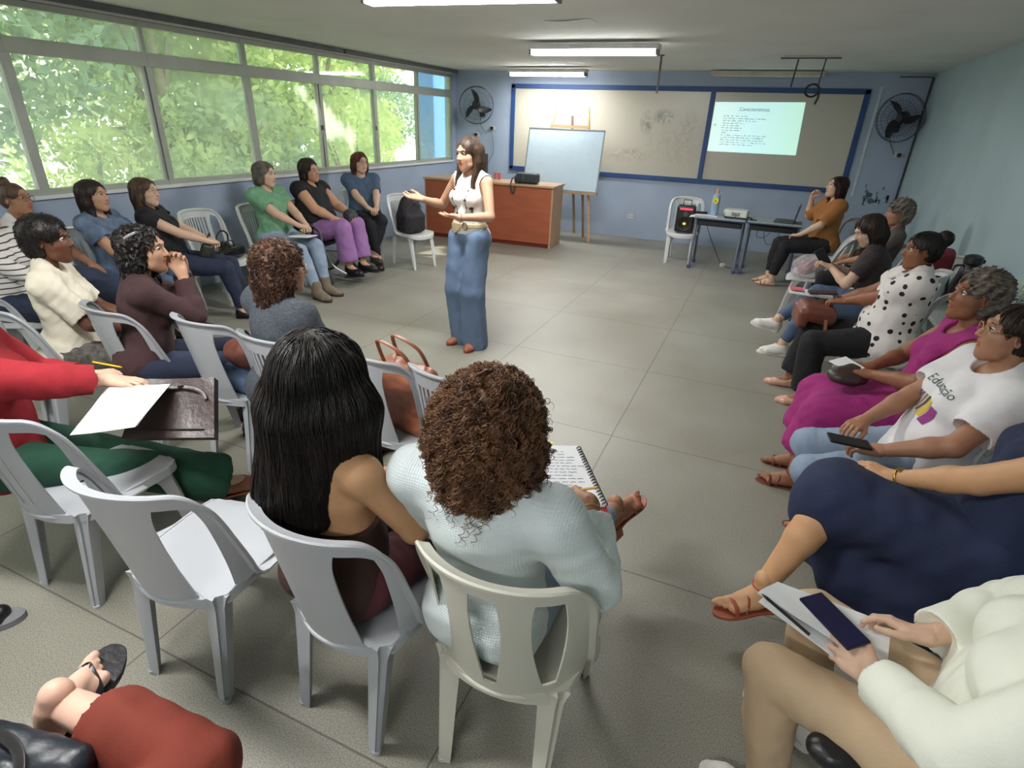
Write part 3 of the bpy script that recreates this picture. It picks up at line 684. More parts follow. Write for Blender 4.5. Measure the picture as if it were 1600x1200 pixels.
def person(label, pos, face, sk, hip=.53, lean=-8, lean2=0, bend=0, twist=0, head=(0, 0, 0), R=None, L=None, RL=None, LL=None, fat=1.0, bust=1.0, belly=1.0, s=1.0,
           hair=None, top=None, pants=None, shoe=None, glasses=None, detail=1, skip=(), group=None, rough=None, hs=.97, z0=0.0, seed=None, neck=0, headless=False, shw=.165, brow=None, belt=None):
    e = empty('person', (pos[0], pos[1], z0), math.radians(face-90), label, 'person', group); e.scale = (s, s, s)
    seed = seed if seed is not None else int(abs(pos[0]*100+pos[1]*37)) % 997
    ca, sa = math.cos(math.radians(face-90)), math.sin(math.radians(face-90))
    def loc(P): x, y = P[0]-pos[0], P[1]-pos[1]; return V3((x*ca+y*sa)/s, (-x*sa+y*ca)/s, (P[2]-z0)/s)
    def ldir(D): return V3(D[0]*ca+D[1]*sa, -D[0]*sa+D[1]*ca, D[2])
    def conv(A):
        if A is None: return None
        A = dict(A)
        if 'tw' in A: A['t'] = loc(A['tw'])
        if 'aw' in A: A['a'] = loc(A['aw'])
        for k in ('f', 'n', 'pole', 'up'):
            if k+'w' in A: A[k] = ldir(A[k+'w'])
        return A
    R, L, RL, LL = conv(R), conv(L), conv(RL), conv(LL)
    head = (head[0]-face,)+tuple(head[1:])
    J = {'loc': loc, 'ankle': {}, 'footR': {}, 'hand': {}, 'wrist': {}, 'elbow': {}, 'knee': {}, 'shoulder': {}, 'hip': {}}
    Lm = RX_(-lean)@RY_(bend*.4); Um = RX_(-(lean+lean2))@RY_(bend)@RZ_(twist); pv = V3(0, 0, hip)
    waist = pv+Lm@V3(0, 0, .19); LP = lambda x, y, z: pv+Lm@V3(x, y, z); UP = lambda x, y, z: waist+Um@V3(x, y, z)
    nb = UP(0, 0, .29); H = RZ_(head[0])@RX_(-head[1])@RY_(head[2])
    hc = nb+nrm(Um[:, 2]*.5+V3(0, 0, .5)+H[:, 2]*.3)*.135+H@V3(0, .028+neck, .0)
    J.update(hc=hc, H=H, Um=Um, Lm=Lm, UP=UP, LP=LP, waist=waist, root=e)
    M_sk = skin(*sk) if isinstance(sk, tuple) else sk
    M_lip = mat('lips_'+M_sk.name, tuple(c*f for c, f in zip(M_sk.node_tree.nodes['Color Ramp'].color_ramp.elements[1].color[:3], (.85, .5, .5))), .35, var=.05)
    # arms
    arms = {'R': R or dict(t=(.12, .30, hip+.12)), 'L': L or dict(t=(-.12, .30, hip+.12))}
    legs = {'R': RL or dict(a=(.11, .46, .09)), 'L': LL or dict(a=(-.11, .46, .09))}
    body = []; hands = {}; alltips = {}
    for sd, sg in (('R', 1), ('L', -1)):
        sh = UP(sg*shw, -.01, .235); J['shoulder'][sd] = sh; A = arms[sd]
        el, wr = ik(sh, A['t'], .265, .235, A.get('pole', (sg*.7, -.35, -.8))); J['elbow'][sd] = el; J['wrist'][sd] = wr
        f = A.get('f'); f = nrm(f) if f is not None else nrm(wr-el); n = A.get('n', (0, 0, 1)); HF = frame(f, n); J['hand'][sd] = HF
        hp = pv+Lm@V3(sg*.095, .02, -.01); J['hip'][sd] = hp; Gg = legs[sd]
        kn, an = ik(hp, Gg['a'], .415, .40, Gg.get('pole', (sg*.12, .5, 1.0))); J['knee'][sd] = kn; J['ankle'][sd] = an
        J['footR'][sd] = frame(Gg.get('f', (sg*.15, 1, 0)), Gg.get('up', (0, 0, 1)))
    g = fat
    def torso(b=1.0):
        p = [ell(LP(0, -.015, .03), (.168*g, .120*g, .115), Lm, .03), ell(LP(-.078, -.03, -.005), (.088*g, .1*g, .085), Lm, .03), ell(LP(.078, -.03, -.005), (.088*g, .1*g, .085), Lm, .03),
             ell(LP(0, .025, .12), (.142*g, .098*g*belly, .115), Lm, .04), ell(UP(0, .01, .03), (.135*g, .095*g*(.5+.5*belly), .12), Um, .04), ell(UP(0, -.005, .14), (.150*(.5+.5*g), .100*(.5+.5*g), .13), Um, .04)]
        for sg in (-1, 1):
            sh = J['shoulder']['R' if sg > 0 else 'L']
            p += [cone(UP(sg*.05, -.012, .225), sh, .062, .050*(.6+.4*g), .04), cone(UP(sg*.125, -.018, .255), UP(sg*.03, -.018, .305), .026, .036, .03)]
            if bust: p.append(ell(UP(sg*.068, .078, .115), (.066*bust, .058*bust, .066*bust), Um, .03))
        return p
    def armp(sd, upto=2.0):
        ga = .45+.55*g; sh, el, wr = J['shoulder'][sd], J['elbow'][sd], J['wrist'][sd]
        p = [cone(sh, sh+(el-sh)*min(1, upto), .049*ga, (.049-.011*min(1, upto))*ga, .025)]
        if upto > 1: q = el+(wr-el)*(upto-1); p += [cone(el, el+(q-el)*.35, .038*ga, .037*ga, .012), cone(el+(q-el)*.3, q, .037*ga, .037*ga+(.0235-.037*ga)*(upto-1), .012)]
        return p
    def legp(sd, upto=2.0, k=.03):
        gl = .35+.65*g; hp, kn, an = J['hip'][sd], J['knee'][sd], J['ankle'][sd]
        p = [cone(hp, hp+(kn-hp)*min(1, upto), .088*gl, (.088-.034*min(1, upto))*gl, k)]
        if upto > 1:
            q = kn+(an-kn)*(upto-1); bk = nrm(np.cross(np.cross(an-kn, kn-hp), an-kn)+1e-6)
            p += [cone(kn, kn+(an-kn)*.3*min(1, (upto-1)/.3), .053*gl, .053*gl, .02)]
            if upto > 1.3: p += [cone(kn+(an-kn)*.2-bk*.010, kn+(an-kn)*.45, .052*gl, .048*gl, .02), cone(kn+(an-kn)*.45, q, .048*gl, .048*gl+(.033-.048*gl)*(upto-1.45)/.55, .02)]
        return p
    tn = top or {}; pn = pants or {}
    ntop = UP(0, -.016, .235); nend = hc+H@(V3(0, -.03, -.045)*hs)
    neckp = [cone(ntop, nend, .056, .046, .02)]
    bare_leg = 'legs' not in skip
    tp = [(p[:3]+(p[3]-.007, p[4]-.007, p[5]) if p[0] == 'c' else p[:2]+(tuple(v-.007 for v in p[2]),)+p[3:]) for p in torso()] if top and not tn.get('bare') else torso()
    body = tp+neckp
    for sd in 'RL':
        if 'arm'+sd not in skip: body += armp(sd)
        if bare_leg and 'leg'+sd not in skip: body += legp(sd)
    # feet + body mesh
    vs = []; fs = []; off = 0; mis = []
    def put(F, mi_fn=None, rel=0):
        nonlocal off
        V, Q = F.mesh()
        if rel: V = relax(V, Q, rel)
        vs.append(V); fs.append(Q+off); off += len(V)
        mis.append(mi_fn(V[Q].mean(1)) if mi_fn else np.zeros(len(Q), int)); return V
    if 'torso' not in skip or True: put(field(body, .0065 if detail < 2 else .0055), rel=1)
    if not headless:
        hp_, hsub = head_prims(hc, H, hs); hp_.append(cone(nend-(nend-ntop)*.35, nend, .0485, .046, .02))
        F = field(hp_, .0045 if detail < 1 else .0036 if detail < 2 else .003, 0, hsub)
        def lipmi(Cn):
            q = ((Cn-hc)@H)/hs; r = np.zeros(len(Cn), int)
            r[((q[:, 0]/.024)**2+((q[:, 2]+.0545)/.0135)**2 < 1) & (q[:, 1] > .075)] = 1; return r
        put(F, lipmi)
    for sd, sg in (('R', 1), ('L', -1)):
        if 'hand'+sd not in skip and 'arm'+sd not in skip:
            A = arms[sd]; w = J['wrist'][sd]; pr, tips = hand_prims(w, J['hand'][sd], -sg, A.get('curl', .35), A.get('spread', 1), A.get('thumb', .3)); alltips[sd] = tips
            pr.append(cone(w-(w-J['elbow'][sd])*.12, w+J['hand'][sd][:, 1]*.012, .0245, .0215, .015)); put(field(pr, .0034 if detail < 2 else .0026), rel=1)
        if 'foot'+sd not in skip and bare_leg and 'leg'+sd not in skip:
            put(field(foot_prims(J['ankle'][sd], J['footR'][sd], sg, (shoe or {}).get('kind') in (None, 'bare', 'sandal', 'flipflop', 'heel')), .0045 if detail < 2 else .0035))
    bo = link_mesh('body', np.concatenate(vs), np.concatenate(fs), [M_sk, M_lip], e, mi=np.concatenate(mis))
    if detail >= 2:
        nb_ = MB()
        for sd in alltips:
            for p, d, n in alltips[sd]: Rm = Matrix(frame(d, n).tolist()); nb_.ball(Vector(p)+Vector(nrm(n))*.0042-Vector(nrm(d))*.002, (.0046, .0062, .0022), 8, Rm)
        nb_.build('nails', M_nail, bo)
    HP = lambda x, y, z: Vector(hc+H@(V3(x, y, z)*hs)); HM = Matrix(H.tolist())
    if not headless:
        for sx in (-1, 1):
            mb = MB(); mb.ball(HP(sx*.031, .0732, .0160), .0122*hs, 16, HM); mb.cur = 1; mb.ball(HP(sx*.031, .0812, .0155), (.0074*hs, .0052*hs, .0072*hs), 10, HM)
            ey = mb.build('eye', [M_eyew, M_iris], e)
            ld = MB(); ld.tube([HP(sx*.018, .083, .0175), HP(sx*.026, .0885, .0215), HP(sx*.036, .0865, .0215), HP(sx*.045, .078, .0165)], .0018, 6); ld.build('eyelid', mat('lashes', srgb(45, 32, 28), .6), ey)
        for sx in (-1, 1):
            bm = MB(); bm.tube([HP(sx*.014, .0875, .036), HP(sx*.03, .0885, .0415), HP(sx*.046, .078, .038)], [.0026, .0026, .0014], 6)
            bm.build('eyebrow', brow or mat('brow_dark', srgb(58, 42, 34), .8), e)
        if glasses:
            gm = MB(); mg = glasses if not isinstance(glasses, bool) else M_gframe
            for sx in (-1, 1):
                c = [HP(sx*.033+.024*math.cos(a), .104-.006*abs(math.cos(a)), .010+.019*math.sin(a)) for a in np.linspace(0, 2*math.pi, 17)[:-1]]
                gm.tube(c, .0014, 6, True); gm.tube([HP(sx*.057, .098, .014), HP(sx*.074, .085, .016), HP(sx*.082, .01, .018), HP(sx*.083, -.015, .008)], .0014, 6)
            gm.tube([HP(-.009, .106, .014), HP(0, .109, .017), HP(.009, .106, .014)], .0013, 6)
            go = gm.build('glasses', mg, e); ln = MB()
            for sx in (-1, 1):
                c = [HP(sx*.033+.023*math.cos(a), .1035-.006*abs(math.cos(a)), .010+.018*math.sin(a)) for a in np.linspace(0, 2*math.pi, 17)[:-1]]; ln.add(c, [tuple(range(16))])
            ln.build('lens', M_lens, go)
    # garments
    def garment(name, prims, infl, m, subs, amp=.006, h=.007, sd=0, rel=1, fs=1.0, pre=None):
        if pre:      # sleeves are cut at the cuff before the trunk is joined on
            lo, hi = bounds(prims+pre[0], infl); F = Field(lo, hi, h)
            for q_ in pre[0]: F.prim(q_, infl)
            for q_ in pre[1]: F.prim(q_, 0, 'sub')
            for q_ in prims: F.prim(q_, infl)
            if amp: F.displace(folds(amp, seed+sd, fs))
            for q_ in subs: F.prim(q_, 0, 'sub')
        else: F = field(prims, h, infl, subs, folds(amp, seed+sd, fs) if amp else None)
        V, Q = F.mesh(); V = relax(V, Q, rel) if rel else V
        return link_mesh(name, V, Q, m, e), F
    if top:
        sl = tn.get('sleeve', .55); inf = tn.get('infl', .012); pr = torso()
        if tn.get('long'): pr += [ell(LP(0, .0, -.02), (.175*g, .13*g, .12), Lm, .03)]
        subs = []; pre = ([], [])
        for sd in 'RL':
            sh, el, wr = J['shoulder'][sd], J['elbow'][sd], J['wrist'][sd]
            if sl > 0:
                ap = armp(sd, sl); wdn = tn.get('wide', 0.006)
                ap = [('c', p[1], p[2], p[3]+wdn*.5, p[4]+wdn, p[5]) for p in ap]
                pre[0].extend(ap); q = sh+(el-sh)*sl if sl <= 1 else el+(wr-el)*(sl-1); d = nrm(el-sh) if sl <= 1 else nrm(wr-el)
                if tn.get('puff'): pre[0][:0] = [ell(sh+(el-sh)*.42, (.082, .078, .078), I3, .02)]
                Rr = .085; pre[1].append(cone(q+d*(Rr-.012), q+d*(Rr+.06), Rr, Rr, .003))
            else:
                d = nrm(el-sh); aw = tn.get('armhole', .062); subs.append(cone(sh+d*.015+Um@V3((1 if sd == 'R' else -1)*tn.get('armx', .022), 0, .0), sh+d*.16, aw, .06, .006))
        nk = tn.get('neck', .062); nd = tn.get('ndrop', .02)
        subs.append(ell(UP(0, .03, .315-nd*.3), (nk, nk*1.05, .05+nd), Um, .006)); subs.append(cone(UP(0, -.01, .29), hc, .052, .06, .01))
        if tn.get('v'): subs.append(cone(UP(0, .13, .24), UP(0, .13, .24-tn['v']), .05, .012, .006))
        if tn.get('back'): subs.append(ell(UP(0, -.14, .27), (.13, .10, .11), Um, .01))
        if tn.get('topcut') is not None: subs.append(('p', UP(0, 0, tn['topcut']), Um[:, 2]+Um[:, 1]*tn.get('cuttilt', 0), .003))
        hem = tn.get('hem')
        if hem is not None: subs.append(('p', LP(0, 0, hem), -Lm[:, 2], .003))
        to, TF = garment(tn.get('name', 'blouse'), pr, inf, tn['m'], subs, tn.get('amp', .006), .0065 if detail < 2 else .005, 1, fs=tn.get('fs', 1), pre=pre if pre[0] else None)
        J['top'] = to; J['TF'] = TF
    if pants:
        kind = pn.get('kind', 'pants'); inf = pn.get('infl', .012); cut = pn.get('cut', 1.95); fl = pn.get('flare', .0)
        pr = [ell(LP(0, -.012, .03), (.168*g, .122*g, .108), Lm, .03), ell(LP(-.078, -.03, -.005), (.088*g, .1*g, .085), Lm, .03), ell(LP(.078, -.03, -.005), (.088*g, .1*g, .085), Lm, .03)]; subs = []
        if kind in ('pants', 'shorts'):
            for sd in 'RL':
                c = cut[sd] if isinstance(cut, dict) else cut
                lp = legp(sd, c, .035); hp, kn, an = J['hip'][sd], J['knee'][sd], J['ankle'][sd]
                q = kn+(an-kn)*(c-1) if c > 1 else hp+(kn-hp)*c; d = nrm(an-kn) if c > 1 else nrm(kn-hp)
                if pn.get('wide'): w_ = pn['wide']; lp = [cone(hp, kn, .088*(.35+.65*g)+.004, w_, .03), cone(kn, q, w_, w_*1.04, .02)]
                elif fl: lp = lp[:1]+[cone(kn, q, .062*(.5+.5*g), .055*(.5+.5*g)+fl, .02)]
                pr += lp; Rr = .10+fl; subs.append(cone(q+d*(Rr-.01), q+d*(Rr+.05), Rr, Rr, .003))
        else:
            kr, kl = J['knee']['R'], J['knee']['L']; hr, hl = J['hip']['R'], J['hip']['L']; gl = .35+.65*g
            for sd in 'RL': pr += [cone(J['hip'][sd], J['knee'][sd], .092*gl, .068*gl, .05)]
            for f in (.15, .4, .65, .9): pr.append(cone(hr+(kr-hr)*f, hl+(kl-hl)*f, .07*gl, .07*gl, .05))
            c = cut-1 if cut > 1 else 0
            if c > 0:
                for sd in 'RL':
                    kn, an = J['knee'][sd], J['ankle'][sd]; q = kn+(an-kn)*c; pr.append(cone(kn, q, .066*gl, .066*gl+fl, .05)); subs.append(cone(q+nrm(an-kn)*(.14), q+nrm(an-kn)*.2, .145, .145, .003))
                ar, al = J['ankle']['R'], J['ankle']['L']
                for f in (.3, .65, 1): pr.append(cone(kr+(ar-kr)*c*f, kl+(al-kl)*c*f, .05*gl, .05*gl, .05))
            for x in pn.get('wdrape', ()): pr.append(cone(J['loc'](x[0]), J['loc'](x[1]), x[2], x[3], .06))
            for x in pn.get('drape', ()): pr.append(cone(x[0], x[1], x[2], x[3], .04))
            for x in pn.get('cuts', ()): subs.append(('p', V3(*x[0]), V3(*x[1]), .003))
        garment(pn.get('name', 'trousers' if kind == 'pants' else 'skirt'), pr, inf, pn['m'], subs, pn.get('amp', .007), .0075 if detail < 2 else .006, 2, fs=pn.get('fs', 1))
    if belt:
        J['belt'] = garment('belt', torso(), belt['infl'], belt['m'], [('p', LP(0, 0, belt['z'][1]), Lm[:, 2], .002), ('p', LP(0, 0, belt['z'][0]), -Lm[:, 2], .002)], 0, .0055, 3, 0)[0]
    if shoe:
        for sd in 'RL':
            if 'foot'+sd not in skip and 'leg'+sd not in skip: shoes(J, sd, shoe.get('kind'), shoe['m'], shoe.get('m2', shoe['m']), e)
    if hair and not headless: J['hair'] = make_hair(e, J, hs, hair, seed, detail)
    return e, J

def make_hair(e, J, hs, hr, seed, detail):
    hc, H, UP = J['hc'], J['H'], J['UP']; P = lambda x, y, z: hc+H@(V3(x, y, z)*hs); st = hr['style']; m = hr['m']; vol = hr.get('vol', 0.0)
    E = lambda c, r, k=.02, R=None: ell(P(*c), tuple((v+vol)*hs for v in r), H if R is None else H@R, k)
    Dn = V3(0, 0, -1)
    pr = [E((0, -.018, .036), (.083, .101, .090), .02)]
    face = [ell(P(0, .085, -.03), (.062*hs, .06*hs, .082*hs), H, .012)]     # the face stays free
    part = hr.get('part', 0)
    fw = ell(P(part, .10, .045), (.045*hs, .05*hs, .040*hs), H, .012)
    ridge = hr.get('ridge', .0022)
    ln = hr.get('len', .25)
    def lock(a, b, c, ra, rb, rc): return [cone(a, b, ra*hs, rb*hs, .03), cone(b, c, rb*hs, rc*hs, .03)]
    subs = face+[fw]
    if st in ('long', 'bob', 'curly'):
        for sg in (-1, 1):
            w = hr.get('side', .030)
            a = P(sg*.064, -.01, .03); b = P(sg*.078, -.012, -.05); c = b+Dn*max(.01, ln-.10-(hr.get('rshort', 0) if sg > 0 else 0))+(H@V3(sg*.01+hr.get('shift', 0)*(sg < 0), -.005+hr.get('front', 0), 0)); pr += lock(a, b, c, w, w*.95+vol, w*.75+vol)
        a = P(0, -.06, 0.03); b = P(0, -.062, -.06); back = UP(0, -.13, .20); c = b+Dn*max(.01, ln-.1)
        c = c+H@V3(hr.get('shift', 0), hr.get('backoff', -.02), 0)
        pr += [cone(a, b, .075*hs, .062*hs+vol, .03), cone(b, c, .06*hs+vol, .038*hs+vol, .03)]
        for sg in (-1, 1): bb = P(sg*.045, -.055, -.05); cc = c+H@V3(sg*.05, .012, .01); pr += [cone(P(sg*.04, -.045, .02), bb, .06*hs, .045*hs+vol, .03), cone(bb, cc, .045*hs+vol, .03*hs+vol, .03)]
        if st == 'curly': pr += [E((0, -.03, .01), (.110, .108, .105), .03), E((-.055, -.03, -.04), (.06, .07, .07), .03), E((.055, -.03, -.04), (.06, .07, .07), .03)]; 
    elif st == 'short': pr += [E((0, -.045, -.005), (.078, .072, .085), .02), E((0, -.06, -.05), (.055, .04, .045), .02)]+([E((0, -.02, .055), (.082, .09, .075), .02)] if hr.get('puff') else [])
    elif st in ('bun', 'pony'):
        pr += [E((0, -.04, .0), (.074, .07, .075), .02)]
        if st == 'bun': bp = hr.get('bun', (0, -.10, .09)); pr += [E(bp, (.052, .045, .048), .01)]
        else: a = P(0, -.10, .0); b = P(0, -.135, -.04); pr += [cone(P(0, -.08, .03), a, .03, .025, .01), cone(a, b, .024, .03, .02), cone(b, b+Dn*ln, .03, .015, .02)]
    for q in hr.get('extra', ()): pr.append(cone(P(*q[0]), P(*q[1]), q[2], q[3], .02))
    if st in ('short', 'bun', 'pony'):
        for sg in (-1, 1): subs.append(ell(P(sg*.085, .012, -.02), (.03*hs, .028*hs, .045*hs), H, .008))
        subs.append(ell(P(0, .06, -.06), (.1*hs, .07*hs, .085*hs), H, .012))
    g = np.random.default_rng(seed); ph = g.uniform(0, 6, 4)
    def disp(Q):
        q = (Q-hc)@H; a = np.arctan2(q[:, 0], -q[:, 1]-.0); z = q[:, 2]
        r = np.sin(a*(26)+ph[0]+2.5*np.sin(z*9+ph[1]))*.6+np.sin(a*61+ph[2]+3*np.sin(z*14+ph[3]))*.4
        top = np.clip((z-.02)/.08, 0, 1); r = r*(1-top)+top*np.sin(q[:, 0]*170+ph[1])*.6
        return ridge*r+.003*np.sin(Q@V3(31, 23, 17)+ph[0])
    if st == 'curly' or hr.get('wavy'):
        def disp(Q): return .006*np.sin(Q@V3(120, 40, 60)+2*np.sin(Q@V3(20, 80, 90)))+.005*np.sin(Q@V3(-50, 110, 130)+2*np.sin(Q@V3(90, 30, -60)))+.004*np.sin(Q@V3(200, -150, 170))
    F = field(pr, .0045 if detail < 2 else .0035, 0, (), disp)
    for q in subs: F.prim(q, 0, 'sub')
    V, Q = F.mesh(); o = link_mesh('hair', V, Q, m, e)
    ns = hr.get('n', 0)
    if ns:
        inside = lambda V: ((((V-hc)@H)[:, 1] < .055*hs) | (((V-hc)@H)[:, 2] > .075*hs))
        strands(F, V, ns, hr.get('sl', ln*.7), hr.get('sr', .0013), hr.get('m2', m), o, hr.get('curl', 0), seed, 'locks', sel=inside, steps=hr.get('steps', 12), crown=P(0, -.02, .1), jit=hr.get('jit', .25))
    if hr.get('ring'):
        low = lambda V: (V[:, 2] < hc[2]-.085) & (((V-hc)@H)[:, 1] < .03)
        strands(F, V, hr['ring'], .06, .0014, hr.get('m2', m), o, .0105, seed+5, 'ringlets', sel=low, steps=7, jit=.5)
    return o
# ------------------------------------------------------------------ plastic chairs
M_plas = mat('white_plastic', srgb(205, 207, 206), .38, var=.03, vscale=3, bump=.05, bscale=40, spec=.5)
M_plas2 = mat('grey_white_plastic', srgb(174, 177, 181), .42, var=.04, vscale=3, bump=.05, bscale=40)
M_plas3 = mat('cream_plastic', srgb(198, 196, 182), .4, var=.04, vscale=3, bump=.05, bscale=40)
CHAIRS = {}
def chair_proto(style, m):
    """armless garden chair: the curved back shell runs forward into the seat rim"""
    e = empty('plastic_chair')
    def hw(v): t = abs(2*v-1); return .215*(1-.30*t**7) - .012*(1-v)
    def seat(u, v):
        y = -.205+.43*v; s_ = 2*u-1; x = s_*hw(v); y += .03*(1-s_*s_)*(1 if v > .5 else -1)*abs(2*v-1)**2
        z = .430-.018*math.cos(s_*math.pi/2)*math.sin(math.pi*min(1, v*1.05))+.012*abs(s_)**4*(v > .12)-.022*max(0, (v-.9)/.1)**2
        return (x, y, z), (0, 0, 1)
    st = MB().slab(seat, 18, 18, .005)
    rim = [Vector(seat(u, 0)[0]) for u in np.linspace(0, 1, 7)]+[Vector(seat(1, v)[0]) for v in np.linspace(.1, .9, 8)]+[Vector(seat(u, 1)[0]) for u in np.linspace(1, 0, 7)]+[Vector(seat(0, v)[0]) for v in np.linspace(.9, .1, 8)]
    st.sweep([p+Vector((0, 0, -.002)) for p in rim], [(.003, -.004), (.003, .004), (-.034, .005), (-.034, .001)], (0, 0, 1), close=True)
    st.build('seat', m, e)
    K = 1.22
    def ztop(f): return .868-.030*f*f-.085*max(0, (abs(f)-.62)/.38)**2.2
    def bp(f, v, off=0.0):
        q = 1+off; lift = v
        x = .226*q*math.sin(f*K)/math.sin(K)*(1-.04*(1-v)); y = -.235-.085*v+.155*(1-math.cos(f*K))/(1-math.cos(K))*(.95+.15*(1-v))-off*.2*math.cos(f*K)
        z = .415+(ztop(f)-.415)*v+.035*abs(f)**6*(1-v)
        return Vector((x, y, z))
    def bn(f): return Vector((-math.sin(f*K), math.cos(f*K), .15))
    bk = MB()
    def strip(f0, f1, v0, v1, nu=4, nv=16):
        bk.slab(lambda u, v: ((lambda V_: (bp(f0(V_)+(f1(V_)-f0(V_))*u, V_), bn(f0(V_)+(f1(V_)-f0(V_))*u)))(v0+(v1-v0)*v)), nu, nv, .006)
    k_ = lambda c: (lambda v: c)
    if style == 'oval':
        strip(k_(-1), k_(1), .90, 1, 40, 3); strip(k_(-.9), k_(.9), .0, .10, 40, 3)
        def tear(c, w): return lambda v: w*math.sin(math.pi*min(1, .06+.88*v))**.55*(.45+.55*v)
        hs_ = [(-.55, .21), (0, .18), (.55, .21)]
        for q in range(4):
            lo = k_(-1) if q == 0 else (lambda v, q=q: hs_[q-1][0]+tear(0, hs_[q-1][1])(v))
            hi = k_(1) if q == 3 else (lambda v, q=q: hs_[q][0]-tear(0, hs_[q][1])(v))
            strip(lo, hi, .06, .92, 6, 24)
    else:
        pe = .58 if style == 'rib' else .44
        strip(k_(-1), k_(1), .90, 1, 40, 4)
        for sg in (-1, 1):
            a_, b_ = (lambda v: -1.0), (lambda v: -.85+.10*max(0, (v-.72)/.28)**2+.06*(1-v)**3)
            strip(a_ if sg < 0 else (lambda v: -b_(v)), b_ if sg < 0 else (lambda v: 1.0), 0, .92, 4, 20)
        edge = lambda v: pe+.10*max(0, (v-.7)/.3)**2-.04*math.sin(math.pi*v)+.02*(1-v)
        if style == 'rib':
            strip(lambda v: -edge(v), lambda v: edge(v), 0, .10, 12, 3); strip(lambda v: -edge(v), lambda v: edge(v), .84, .92, 12, 3)
            strip(lambda v: -edge(v), k_(-.44), .08, .86, 4, 20); strip(k_(.44), lambda v: edge(v), .08, .86, 4, 20)
            for q in range(8): c = -.44+.88*(q+1)/9; strip(k_(c-.022), k_(c+.022), .08, .86, 2, 16)
        else: strip(lambda v: -edge(v), lambda v: edge(v), 0, .92, 14, 24)
        if style == 'slot':
            for c in (-.20, 0, .20): bk.sweep([bp(c*(.7+.3*v), v)+bn(c)*-.007 for v in np.linspace(.14, .80, 10)], rrect(.006, .004, .4), (1, 0, 0))
    bk.sweep([bp(f, 0)+Vector((0, -.004, .0)) for f in np.linspace(-.46, .46, 12)], rrect(.016, .02, .4), (0, 0, 1))
    bk.build('backrest', m, e)
    # rolled rim: down the side, over the top, down the other side
    L = [bp(-1, v) for v in (.0, .2, .45, .7, .88)]; T = [bp(f, 1) for f in np.linspace(-.97, .97, 27)]; Rr = [bp(1, v) for v in (.88, .7, .45, .2, .0)]
    L = [Vector((-.213, .035, .424)), Vector((-.222, -.03, .432))]+L; Rr = Rr+[Vector((.222, -.03, .432)), Vector((.213, .035, .424))]
    P = [Vector(p) for p in crom(L+T+Rr, 2)]
    def outw(i): p = P[i]; return Vector((p.x*1.0, min(0, p.y+.10)*1.25-.02, 0)).normalized()
    rm = MB(); rm.sweep(P, [(-.011, -.006), (-.011, .006), (.006, .0085), (.020, .006), (.023, .0), (.020, -.006), (.006, -.005)], lambda i: outw(i)+(P[i]-Vector((0, -.25, .62))).normalized()*.6)
    rm.build('back_rim', m, e)
    for sg in (-1, 1):
        for k, (a, b, c, w0, w1) in enumerate((((sg*.162, -.165, .428), (sg*.160, -.19, .25), (sg*.156, -.225, 0), .088, .046), ((sg*.172, .150, .420), (sg*.176, .19, .25), (sg*.172, .235, 0), .080, .042))):
            Pq = crom([a, b, c], 8); n2 = len(Pq); ty = -1 if k == 0 else 1
            ch = [(-.5, -.30), (-.30, .10), (-.16, .30), (-.09, .16), (.09, .16), (.16, .30), (.30, .10), (.5, -.30), (.43, -.34), (.24, -.02), (-.24, -.02), (-.43, -.34)]
            d = Vector((sg*.75, ty*.66, 0)); sdv = Vector((-d.y, d.x, 0))
            t_ = (Pq[-1]-Pq[0]).normalized(); nn = t_.cross(sdv); fl = 1 if nn.dot(d) > 0 else -1
            pr = [(x, y*fl) for x, y in ch]; pr = pr if fl > 0 else pr[::-1]
            lg = MB(); lg.sweep(Pq, pr, lambda i, s=sdv: s, lambda i: (w1+(w0-w1)*(1-i/(n2-1))+.035*max(0, 1-i/3.0)))
            lg.lathe([(w1*.30, .0), (w1*.30, .014)], Vector(c)+d*.004, 12)
            lg.build('leg', m, e, sharp=50)
    return e
CH_USED = {}
def chair(style, x, y, face, label, group='white plastic chairs', m=None, z=0, s=1.0):
    key = (style, (m or M_plas).name)
    if key not in CH_USED: CH_USED[key] = chair_proto(style, m or M_plas); e = CH_USED[key]
    else: e = copy_tree(CH_USED[key])
    e.location = (x, y, z); e.rotation_euler = (0, 0, math.radians(face-90)); e.scale = (s, s, s)
    return tag(e, label, 'chair', group)

